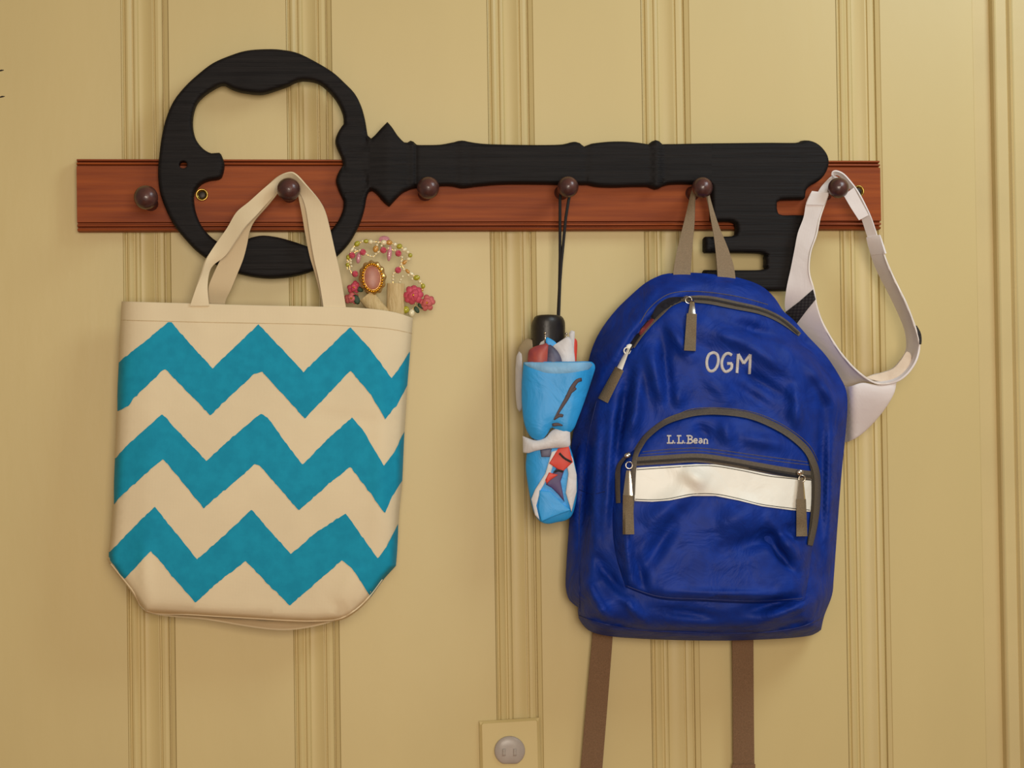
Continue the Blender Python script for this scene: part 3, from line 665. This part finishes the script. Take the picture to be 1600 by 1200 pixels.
# ================================================================== BACKPACK
bp_o = catmull([(1052, 427), (1035, 429), (1010, 441), (985, 462), (960, 487), (938, 517), (925, 545), (917, 575), (911, 605), (904, 640), (897, 668), (892, 700), (890, 740), (890, 800), (888, 835), (885, 880), (884, 918), (890, 938), (903, 949), (904, 965), (915, 981), (932, 990), (970, 996), (1050, 1000), (1130, 1001),
  (1200, 999), (1245, 996), (1270, 992), (1283, 984), (1288, 962), (1300, 930), (1303, 900), (1308, 830), (1311, 790), (1315, 740), (1320, 690), (1324, 640), (1322, 610), (1310, 585), (1290, 555), (1262, 525), (1240, 500), (1224, 486), (1210, 465), (1188, 446), (1150, 433), (1110, 428), (1080, 426)], True, 7, {18, 28})
zipline = [(895, 715), (906, 680), (920, 640), (938, 608), (958, 575), (975, 548), (990, 525), (1010, 502), (1030, 484), (1050, 471), (1075, 465), (1110, 466), (1150, 473), (1190, 484), (1225, 503), (1255, 530), (1280, 560), (1305, 598)]
zipC = catmull(zipline, False, 6)
FB = [ # folds: x0,y0,x1,y1,width,amp
 (1100, 505, 1260, 590, 15, .006), (1080, 530, 1240, 630, 9, -.005), (1120, 500, 1290, 545, 10, -.004), (1180, 500, 1290, 600, 12, .004), (1040, 500, 1080, 560, 10, .005), (1010, 530, 1040, 640, 12, .006), (1035, 520, 1045, 640, 8, -.004),
 (985, 580, 965, 700, 9, -.006), (1000, 560, 985, 700, 10, .005), (960, 640, 940, 860, 9, .005), (975, 620, 955, 760, 6, -.004), (920, 640, 905, 900, 8, -.006), (935, 620, 925, 940, 8, .004), (1240, 590, 1250, 680, 12, .005), (1260, 560, 1315, 650, 9, .005), (1285, 600, 1280, 900, 8, -.005), (1300, 640, 1292, 900, 6, .003),
 (1090, 560, 1150, 640, 14, .003), (1130, 590, 1220, 650, 10, -.003), (930, 870, 990, 960, 8, -.006), (910, 900, 960, 985, 8, .006), (945, 905, 1010, 975, 7, .006), (1150, 960, 1270, 925, 8, -.005), (1180, 975, 1290, 930, 8, .005), (1020, 950, 1130, 965, 7, -.004), (905, 960, 1000, 984, 4, -.004), (1000, 984, 1190, 988, 4, -.004), (1190, 988, 1285, 966, 4, -.004),
 (1040, 440, 1180, 450, 10, .002), (1000, 470, 1040, 445, 8, .002), (1060, 600, 1060, 640, 9, .003), (1000, 640, 970, 690, 7, .003)]
_bpcache = np.asarray(bp_o)
def BPs(x, y, e=None):
    q = np.stack([x, y], 1); e = pdist(q, _bpcache)*np.where(inside(q, _bpcache), 1, 0)
    v = np.clip((y-430)/570, 0, 1)
    eb = .050-.020*sm((y-470)/120)*(x < 1180)-.008*sm((y-640)/60)*(x >= 1180)
    full_ = .090+.035*v
    d = eb+(full_-eb)*(1-np.exp(-e/(34-19*sm((y-880)/80))))
    # the front panel puffs out inside the zip
    zd = pdist(q, zipC, False)
    below = (y > np.interp(x, [p[0] for p in zipline], [p[1] for p in zipline]))
    d = d-.006*np.exp(-(zd/5)**2)+.004*below*(1-np.exp(-zd/14))
    # the outer top rim hoods over the opening on the left
    d += .010*(~below)*np.exp(-(zd/20)**2)*sm((1090-x)/40)*sm((x-930)/40)
    f_ = np.clip(e/14, 0, 1)*(1-.8*np.exp(-(((x-1139)/52)**2+((y-567)/30)**2)**2))
    for a in FB: d = d+f_*2.9*fold(x, y, *a)
    d = d-.010*np.exp(-(np.clip(1001-y, 0, 99)/12)**2)*0
    return d
# sample once on a grid so decals follow quickly
GX = np.arange(870, 1336, 3.0); GY = np.arange(415, 1012, 3.0)
gx, gy = np.meshgrid(GX, GY); GD = BPs(gx.ravel(), gy.ravel()).reshape(gx.shape)
def bil(G):
    def f(x, y, e=None):
        x = np.asarray(x, float); y = np.asarray(y, float)
        u = np.clip((x-GX[0])/3, 0, len(GX)-1.001); v = np.clip((y-GY[0])/3, 0, len(GY)-1.001); i = u.astype(int); j = v.astype(int); a = u-i; b = v-j
        return G[j, i]*(1-a)*(1-b)+G[j, i+1]*a*(1-b)+G[j+1, i]*(1-a)*b+G[j+1, i+1]*a*b
    return f
BP = bil(GD)
pk_o = catmull([(964, 735), (975, 716), (990, 703), (1008, 680), (1038, 658), (1075, 644), (1105, 640), (1137, 641), (1170, 646), (1202, 657), (1234, 675), (1261, 697), (1274, 717), (1281, 742), (1281, 785), (1277, 828), (1268, 865), (1264, 900), (1257, 938), (1180, 943), (1100, 940), (1030, 936), (978, 918), (963, 870), (957, 820), (960, 775)], True, 6, {18, 22})
FP = [(1060, 800, 1000, 900, 12, -.004), (1000, 830, 1090, 760, 18, .004), (1190, 830, 1245, 900, 6, -.006), (1200, 810, 1255, 880, 8, .005), (1130, 860, 1270, 820, 13, -.005), (1110, 820, 1200, 800, 22, .005), (1060, 730, 1110, 760, 16, .004), (1130, 650, 1140, 700, 10, .003), (1080, 660, 1120, 690, 10, -.003), (975, 800, 985, 910, 7, .004), (990, 860, 1010, 930, 8, -.004), (1040, 925, 1240, 930, 5, .003), (1150, 680, 1240, 700, 10, .003)]
pk_a = np.asarray(pk_o)
def PKs(x, y):
    q = np.stack([x, y], 1); ins_ = inside(q, pk_a); e = pdist(q, pk_a)*ins_
    d = bpl(x, y)+.018*(1-np.exp(-e/7))
    for a in FP: d = d+np.clip(e/10, 0, 1)*2.9*fold(x, y, *a)
    return d
# smooth base under the pocket
def bpl(x, y):
    v = np.clip((y-430)/570, 0, 1); return np.maximum(BP(x, y), 0)
GP = PKs(gx.ravel(), gy.ravel()).reshape(gx.shape); PK = bil(GP)
pack = thing('backpack', 'blue nylon school backpack with grey trim and cream stripe hanging from the fifth peg', 'backpack', P(1100, 1000, .05))
def bpback(x, y, e):
    return np.where(y < 470, .0445, .0445-.030*sm((y-470)/60)*sm((1260-x)/60)-.026*sm((y-690)/40)*(x > 1200)*(1-sm((1260-x)/60)))
blob('main_body', bp_o, lambda x, y, e: BP(x, y), lambda x, y, e: np.minimum(bpback(x, y, e), BP(x, y)-.004), m_navy, pack, res=5.5, rings=(1.5, 4))
pocket = blob('front_pocket', pk_o, lambda x, y, e: PK(x, y), lambda x, y, e: BP(x, y)-.004, m_navy, pack, res=5, rings=(1.5, 4, 7))
# dark sheet laid on the pack, painting the shade inside the half open zip
gap = catmull([(1046, 465), (1070, 464), (1060, 472), (1036, 486), (1020, 502), (1004, 520), (988, 543), (975, 566), (966, 582), (970, 566), (984, 538), (1003, 511), (1018, 493), (1028, 476)], True, 4, {1, 8})
blob('opening_shade', gap, lambda x, y, e: BP(x, y)+.0030, lambda x, y, e: BP(x, y)-.002, m_gapshade, pack, res=6, rings=(1.2,), label='dark painted shade in the gap of the open zip')
blob('opening_edge', catmull([(1018, 497), (1022, 499), (1012, 512), (1000, 524), (998, 520), (1008, 507)], True, 3), lambda x, y, e: BP(x, y)+.0042, lambda x, y, e: BP(x, y), m_redbook, pack, res=5, rings=(1,), label='dull red edge inside the gap')
def sribbon(name, path, wpx, fn, lift, m, par, thick=.001, label=None, step=5, smooth=True):
    q = catmull(path, False, step) if smooth else linear(path, False, step)
    t = np.gradient(q, axis=0); t /= np.linalg.norm(t, axis=1)[:, None]+1e-9; nn = np.stack([-t[:, 1], t[:, 0]], 1)
    w_ = np.broadcast_to(np.asarray(wpx, float), (len(q),)) if np.ndim(wpx) == 0 else np.interp(np.linspace(0, 1, len(q)), np.linspace(0, 1, len(wpx)), wpx)
    rows = []
    for s, hh in ((-1, -.0012), (-1, thick), (-.5, thick*1.5), (.5, thick*1.5), (1, thick), (1, -.0012)):
        p = q+nn*(s*w_/2)[:, None]; rows.append(PW(p[:, 0], p[:, 1], fn(p[:, 0], p[:, 1])+lift+hh))
    V = np.vstack(rows); N = len(q); R = len(rows); Fc = []
    for r in range(R):
        r2 = (r+1) % R
        for c in range(N-1): Fc.append([r*N+c, r*N+c+1, r2*N+c+1, r2*N+c])
    Fc.append([r*N for r in range(R)]); Fc.append([r*N+N-1 for r in range(R)][::-1])
    return fixn(mk(name, V, Fc, m, par, True, 45, label))
sribbon('main_zipper', [(1062, 468), (1080, 467), (1110, 469), (1150, 477), (1190, 486), (1222, 501), (1250, 523)], [6, 12, 13, 12, 11, 10, 6], BP, .0008, m_zip, pack)
sribbon('main_zipper_teeth', [(1075, 466), (1110, 468), (1150, 476), (1190, 485), (1222, 500), (1248, 521)], 3, BP, .0040, m_zipd, pack, .0004)
sribbon('main_zipper', [(1064, 470), (1048, 477), (1034, 490), (1018, 506), (1002, 525), (990, 543)], [4, 5, 5, 4, 4, 3], BP, .0015, m_zip, pack)
zp = [(992, 721), (1040, 718), (1088, 715.5), (1130, 720), (1175, 728), (1220, 736), (1258, 742), (1274, 743)]
pz = sribbon('pocket_zipper', zp, 14, PK, .0010, m_zip, pocket)
sribbon('zipper_teeth', [(p[0], p[1]+1.5) for p in zp], 4, PK, .0026, m_zipd, pz, .0005)
sribbon('zipper_gap_shade', [(1170, 731), (1200, 736), (1230, 742), (1256, 746)], [1, 4, 6, 4], PK, .0030, m_gapshade, pz, .0002)  # dark strip painting the shade where the pocket zip is open
stripe = linear([(993, 731), (1040, 728), (1088, 725), (1118, 725.6), (1160, 732.5), (1205, 741.5), (1238, 746), (1272, 748), (1267, 800), (1235, 797), (1190, 791), (1154, 782), (1118, 775), (1082, 775), (1046, 782), (1019, 784), (991.5, 783)], True, 5)
blob('reflective_stripe', stripe, lambda x, y, e: PK(x, y)+.0016, lambda x, y, e: PK(x, y)-.001, m_reflect, pocket, res=5, rings=(1.5,), label='cream reflective stripe across the pocket')
for pth in ([(995, 734), (1040, 731), (1088, 728), (1118, 728.6), (1160, 735.5), (1205, 744.5), (1268, 750.5)], [(993, 780), (1019, 781), (1046, 779), (1082, 772), (1118, 772), (1154, 779), (1190, 788), (1235, 794), (1265, 797)]):
    surf_tube('stitching', pth, PK, .0017, .55, m_zipd, pocket, step=6)
for pth in ([(1004, 706), (1045, 702), (1090, 700), (1130, 704), (1180, 711), (1225, 717), (1262, 722)], [(1000, 711), (1045, 707), (1090, 705), (1130, 709), (1180, 716), (1225, 722), (1266, 727)]):
    surf_tube('stitching', pth, PK, .0002, .45, m_zip, pocket, step=6)
arc = [(986, 805), (988, 770), (990, 735), (993, 712), (1000, 697), (1012, 680), (1040, 659), (1075, 647), (1105, 643), (1137, 644), (1170, 649), (1200, 660), (1231, 677), (1257, 699), (1270, 720), (1277, 745), (1277, 785), (1273, 820), (1266, 852)]
sribbon('pocket_piping', arc, [7, 8, 8, 8, 9, 9, 10, 10, 10, 10, 10, 10, 10, 10, 10, 10, 10, 9, 8], PK, .0022, m_zip, pocket, .0012)
sribbon('pocket_piping', [(1262, 706), (1270, 740), (1270, 790), (1264, 850)], 5, PK, .0022, m_zipd, pocket, .0005)
surf_tube('stitching', [(990, 705), (1004, 684), (1036, 660), (1074, 641), (1105, 637), (1137, 638), (1172, 643), (1204, 654), (1236, 672), (1264, 695), (1278, 720)], BP, .0015, .5, m_zip, pack, step=6)
sribbon('side_binding', [(984, 707), (972, 720), (966, 732), (965, 760), (966, 786)], [4, 6, 8, 8, 7], PK, .0022, m_zip, pocket, .001)
surf_tube('side_seam', [(932, 628), (923, 665), (917, 700), (913, 745), (906, 790), (905, 850), (906, 955)], BP, .0002, .8, m_navy2, pack, step=6)
surf_tube('side_seam', [(905, 765), (925, 772), (945, 768)], BP, .0002, .6, m_navy2, pack, step=6)
surf_tube('bottom_seam', [(905, 962), (940, 974), (1000, 984), (1100, 989), (1190, 988), (1250, 980), (1286, 964)], BP, .0003, 1.3, m_navy2, pack, step=6)
surf_tube('pocket_bottom_seam', [(978, 915), (1030, 932), (1100, 936), (1180, 939), (1254, 935)], PK, .0004, 1.2, m_navy2, pocket, step=6)
surf_tube('rim_stitching', [(1000, 505), (1012, 485), (1030, 468), (1050, 458), (1080, 455), (1120, 458), (1160, 465), (1200, 476)], BP, .0003, .5, m_zip, pack, step=6)
# writing
def stroke(name, paths, fn, rpx, m, par, lift=.0006, flat=.5, label=None):
    geos = []
    for pth, smth in paths:
        q = catmull(pth, False, 2) if smth else linear(pth, False, 2)
        geos.append(tube_geo(PW(q[:, 0], q[:, 1], fn(q[:, 0], q[:, 1])+lift), rpx*MM, 8, False, flat))
    V, Fc = join(geos); return mk(name, V, Fc, m, par, True, 60, label)
stroke('embroidered_letter', [([(1114, 551), (1108, 554), (1104.5, 563), (1105, 573), (1109, 579.5), (1115, 579), (1120, 573), (1122.5, 563), (1120.5, 554), (1115, 551), (1112, 551.5)], True)], BP, 2.2, m_embro, pack, label='grey letter O')
stroke('embroidered_letter', [([(1143.5, 555), (1138, 552), (1132, 555), (1128, 564), (1128.5, 574), (1133, 580.5), (1139, 579), (1143, 575), (1143.5, 568)], True), ([(1143.8, 568), (1136, 568)], False)], BP, 2.2, m_embro, pack, label='grey letter G')
stroke('embroidered_letter', [([(1151.5, 583), (1153.5, 553)], False), ([(1153.5, 553), (1162, 568)], False), ([(1162, 568), (1172.5, 554)], False), ([(1172.5, 554), (1171, 584)], False)], BP, 2.2, m_embro, pack, label='grey letter M')
def LL(x): # a slab serif L
    return [([(x+3, 681), (x+3, 692)], False), ([(x, 681), (x+7, 681)], False), ([(x, 692.3), (x+9.5, 692.3)], False), ([(x+9.5, 692.3), (x+9.8, 688)], False)]
lg = []
lg += LL(1042)+[([(1053.6, 691.6), (1054.8, 692.4)], False), ([(1053.6, 692.4), (1054.8, 691.6)], False)]+LL(1057.5)+[([(1069.2, 691.6), (1070.4, 692.4)], False), ([(1069.2, 692.4), (1070.4, 691.6)], False)]
lg += [([(1075.5, 681.3), (1075.5, 692.3)], False), ([(1072.5, 681), (1079, 681), (1081.5, 683.5), (1079, 686.3), (1076, 686.5)], True), ([(1076, 686.5), (1080, 687), (1082.3, 689.5), (1079.5, 692.3), (1072.5, 692.5)], True)]
lg += [([(1084.5, 689), (1089.5, 688.6), (1088.5, 686), (1086, 685.6), (1084, 688.5), (1085.5, 692.3), (1089.5, 691.5)], True)]
lg += [([(1092.5, 686), (1095.5, 685.6), (1096.8, 687.5), (1096.8, 692)], True), ([(1096.5, 688.8), (1093, 689.2), (1092, 691), (1094, 692.6), (1096.5, 691)], True)]
lg += [([(1100.2, 686), (1100.2, 692.6)], False), ([(1100.2, 688), (1102.5, 686), (1105, 687.5), (1105, 692.6)], True), ([(1098.8, 692.8), (1101.8, 692.8)], False), ([(1103.6, 692.8), (1106.4, 692.8)], False)]
stroke('embroidered_lettering', lg, PK, 1.15, m_embro, pocket, .0005, label='grey embroidered L.L.Bean lettering')
# zip pulls
def pull(sl, ring, mt, mb, tb, fn, w0=6, tabw=16, metal=m_chrome, lift=.003):
    """slider, metal puller from mt to mb, webbing tab from mb to tb"""
    def L(p, dz=0.0):
        d = float(fn(np.array([p[0]]), np.array([p[1]]))[0]); return P(p[0], p[1], d+lift+dz)
    c = L(sl, 0); v, f = sphere_geo(c, 6*MM, 3*MM, 4.5*MM, 10, 6); o = mk('zip_slider', v, f, metal, pack)
    q = [L(ring, .002)+Vector((5*MM*math.cos(a), 0, 5*MM*math.sin(a))) for a in np.linspace(0, 2*math.pi, 14, endpoint=False)]
    v, f = tube_geo(q, .0008, 6, True); mk('zip_ring', v, f, metal, o)
    sribbon('zip_puller', [mt, ((mt[0]+mb[0])/2, (mt[1]+mb[1])/2), mb], [w0*.8, w0*1.4, w0*1.9], fn, lift+.001, metal, o, .0012)
    sribbon('pull_tab', [mb, ((mb[0]+tb[0])/2, (mb[1]+tb[1])/2), tb], [tabw*.92, tabw, tabw*1.08], fn, lift, m_tab, o, .0018, smooth=False)
pull((1072, 466), (1076, 469), (1082, 468), (1081, 490), (1078, 548), BP, 6, 17)
pull((981, 712), (983, 727), (982, 735), (981, 774), (982, 835), PK, 8, 17, lift=.0075)
pull((1250, 738), (1253, 748), (1252, 746), (1252, 780), (1253, 838), PK, 7, 16, lift=.006)
pull((984, 542), (980, 548), (982, 545), (968, 576), (942, 626), BP, 5, 16, metal=m_reflect)
# hanging loop
lpA = [(1053, 432, .052), (1052, 425, .052), (1057, 395, .052), (1067, 355, .052), (1075, 325, .051), (1081, 300, .049), (1088, 289, .047), (1096, 284, .047), (1104, 286, .048), (1108, 297, .051), (1109, 310, .054), (1122, 350, .055), (1137, 387, .054), (1146, 415, .053), (1149, 436, .052)]
lpB = [(1079, 432, .053), (1079, 425, .053), (1082, 387, .055), (1085, 350, .057), (1086, 310, .058), (1088, 300, .059), (1091, 294, .059), (1096, 291, .059), (1100, 294, .059), (1103, 300, .058), (1105, 310, .057), (1110, 340, .055), (1116, 375, .054), (1120, 415, .053), (1121, 436, .053)]
ribbon('hanging_loop', lpA, lpB, m_web, pack, .0018)
# lower straps
ribbon('shoulder_strap_end', [(926.5, 975, .014), (925.5, 995, .014), (916, 1100, .012), (907.5, 1200, .010), (904, 1240, .009)], [(957.5, 975, .014), (957, 996, .014), (949, 1100, .013), (941, 1200, .011), (938, 1240, .010)], m_webb, pack, .0018, bulge=.0006)
st = ribbon('shoulder_strap_end', [(1144, 975, .014), (1144, 1000, .014), (1145, 1100, .012), (1145.5, 1200, .010), (1146, 1240, .009)], [(1177, 975, .014), (1177, 1000, .014), (1177.5, 1100, .013), (1178.5, 1200, .011), (1179, 1240, .010)], m_webb, pack, .0018, bulge=.0006)
ribbon('strap_hem', [(1144, 1194, .0125), (1144, 1212, .0125)], [(1180, 1194, .0135), (1180, 1212, .0135)], m_webb, st, .0016)

# ================================================================== VISOR
vis = thing('sun_visor', 'white cotton sun visor with black side stripes hanging from the rightmost peg', 'hat', P(1350, 690, .05))
E2 = [(1269, 299, .048), (1260, 317, .049), (1256, 340, .049), (1247, 364, .049), (1242, 390, .048), (1236, 420, .047), (1229, 452, .045), (1227, 480, .034), (1236, 508, .024), (1256, 540, .016), (1282, 572, .014), (1308, 598, .016), (1328, 604, .022), (1346, 596, .030), (1362, 587, .034), (1378, 583, .036), (1395, 576, .038), (1408, 562, .040), (1416, 548, .041), (1417, 530, .041), (1412, 508, .040), (1399, 478, .038), (1386, 452, .037), (1373, 427, .037), (1362, 400, .040), (1355, 371, .046)]
RM = [(1294, 302, .058), (1289, 317, .059), (1281, 340, .060), (1275, 368, .060), (1266, 395, .060), (1264, 425, .060), (1271, 452, .060), (1276, 478, .058), (1284, 502, .056), (1298, 528, .054), (1314, 552, .054), (1332, 573, .056), (1348, 587, .060), (1362, 596, .065), (1376, 600, .070), (1391, 598.5, .074), (1407, 592.5, .078), (1421, 580, .080), (1432, 562, .082), (1436.5, 540, .082), (1431, 515, .080), (1417, 477, .076), (1405, 452, .073), (1393, 427, .069), (1382, 400, .064), (1374, 369, .059)]
ribbon('head_band', E2, RM, m_vwhite, vis, .0022, nseg=6)
q = np.array(RM); tube('band_piping', PW(*catmull([(a, b) for a, b, c in RM], False, 5).T, np.interp(np.linspace(0, 1, len(catmull([(a, b) for a, b, c in RM], False, 5))), np.linspace(0, 1, len(RM)), [c for a, b, c in RM])+.0006), .0013, m_vseam, vis, 6)
inner = [(1352, 590), (1364, 586), (1376, 583), (1395, 576), (1408, 562), (1417, 549), (1424, 556), (1420, 572), (1407, 586), (1392, 594), (1376, 596), (1362, 593)]
def vin(x, y, e): return .062+.010*sm((x-1360)/60)
blob('sweat_band', catmull(inner, True, 4), vin, lambda x, y, e: vin(x, y, e)-.004, m_vinner, vis, res=6, rings=(1.5,), label='cream padded inner sweat band')
brim = catmull([(1300, 600), (1325, 604), (1348, 598), (1376, 602), (1401, 597), (1398, 612), (1390, 628), (1376, 648), (1358, 668), (1340, 683), (1322, 691), (1300, 694), (1285, 680), (1284, 630)], True, 5, {4})
def br(x, y, e): return .060+.012*sm((x-1320)/80)-.030*sm((y-600)/100)-.028*sm((1335-x)/22)+.0016*(1-np.exp(-e/3))
blob('brim', brim, br, lambda x, y, e: br(x, y, 0)-.0028, m_vwhite, vis, res=6, rings=(1.5, 4))
def bandd(x, y, e=None): # front face of the left band
    return np.interp(y, [440, 452, 480, 508], [.047, .046, .036, .026])+(np.interp(y, [440, 452, 480, 508], [.060, .060, .058, .056])-np.interp(y, [440, 452, 480, 508], [.047, .046, .036, .026]))*np.clip((x-np.interp(y, [440, 452, 480, 508], [1231, 1229, 1227, 1236]))/np.interp(y, [440, 452, 480, 508], [37, 42, 49, 48]), 0, 1)
blob('side_stripe', linear([(1227, 488), (1249, 471), (1270.5, 452), (1274.5, 468), (1262, 483), (1244, 507), (1234, 498)], True, 4), lambda x, y, e: bandd(x, y)+.0026, lambda x, y, e: bandd(x, y)+.0006, m_vblack, vis, res=5, rings=(1,), label='black ribbon stripe')
ribbon('side_stripe', [(1430, 509, .082), (1434, 520, .084), (1436.5, 530, .084), (1437, 538, .084)], [(1432, 509, .078), (1438, 520, .080), (1439.5, 530, .080), (1439, 538, .080)], m_vblack, vis, .001, label='black ribbon stripe seen edge on')
# back strap over the peg
ribbon('back_strap', [(1277, 303, .046), (1283, 293, .045), (1292, 283, .044), (1300, 276, .044), (1310, 278, .044)], [(1293, 304, .055), (1294, 296, .053), (1298, 288, .052), (1304, 284, .051), (1311, 287, .050)], m_vwhite, vis, .0016)
ribbon('back_strap', [(1300, 274, .056), (1301, 268.5, .057), (1307, 267, .058), (1317, 271, .059), (1327, 281, .060), (1340, 298, .061), (1352, 320, .061), (1362, 342, .060), (1371, 369, .059), (1374, 378, .058)],
       [(1303, 279, .050), (1303, 275, .050), (1308, 273, .050), (1315, 277, .050), (1322, 286, .051), (1331, 300, .051), (1340, 320, .051), (1347, 343, .050), (1356, 371, .049), (1359, 380, .048)], m_vwhite, vis, .0016)
ribbon('fastening_tab', [(1334, 293, .066), (1344, 312, .066), (1357, 336, .065)], [(1318, 305, .063), (1329, 324, .063), (1342, 344, .062)], m_vwhite, vis, .0018, label='white hook-and-loop tab')
ribbon('strap_cuff', [(1375, 367, .062), (1379, 380, .065), (1384, 396, .068)], [(1354, 371, .050), (1357, 383, .046), (1362, 398, .044)], m_vwhite, vis, .0024)
ribbon('strap_cuff', [(1268, 303, .0505), (1264, 310, .051), (1260, 320, .0512)], [(1295, 301, .0605), (1292, 311, .061), (1288, 321, .0612)], m_vwhite, vis, .002)

# ================================================================== OUTLET
out = thing('wall_outlet', 'cream outlet cover plate with a grey plastic safety cap on the wall', 'outlet', P(797, 1200, 0))
pc = [(748.5, 1127), (843, 1121), (847, 1273), (752, 1279)]
plo = linear(pc, True, 6)
plate = blob('cover_plate', plo, lambda x, y, e: .0035+.0035*np.clip(e/4.5, 0, 1), .0003, m_plate, out, res=14, rings=(2.2, 4.5), sharp=30)
def capo(cx, cy): return np.array([(cx+24*math.cos(a), cy+min(23*math.sin(a), 20.5)) for a in np.linspace(0, 2*math.pi, 36, endpoint=False)])
for cy in (1173, 1230):
    cp = blob('safety_cap', capo(796.5, cy), lambda x, y, e: .0095+.003*(1-np.exp(-e/4)), .006, m_cap, out, res=6, rings=(1.2, 3))
    for dx in (-9, 8):
        blob('cap_mark', linear([(796.5+dx-2.5, cy-3), (796.5+dx+2.5, cy-3.5), (796.5+dx+2.5, cy+8), (796.5+dx-2.5, cy+8.5)], True, 3), .0130, .0115, m_cap, cp, res=5, rings=())
v, f = lathe_y([(.006, .0), (.0078, .0), (.0078, .0025), (.0065, .0034), (.006, .0034)], 16); fixn(mk('plate_screw', np.array(v)+np.array((P(797, 1201, 0).x, 0, P(797, 1201, 0).z)), f, m_plate, out))
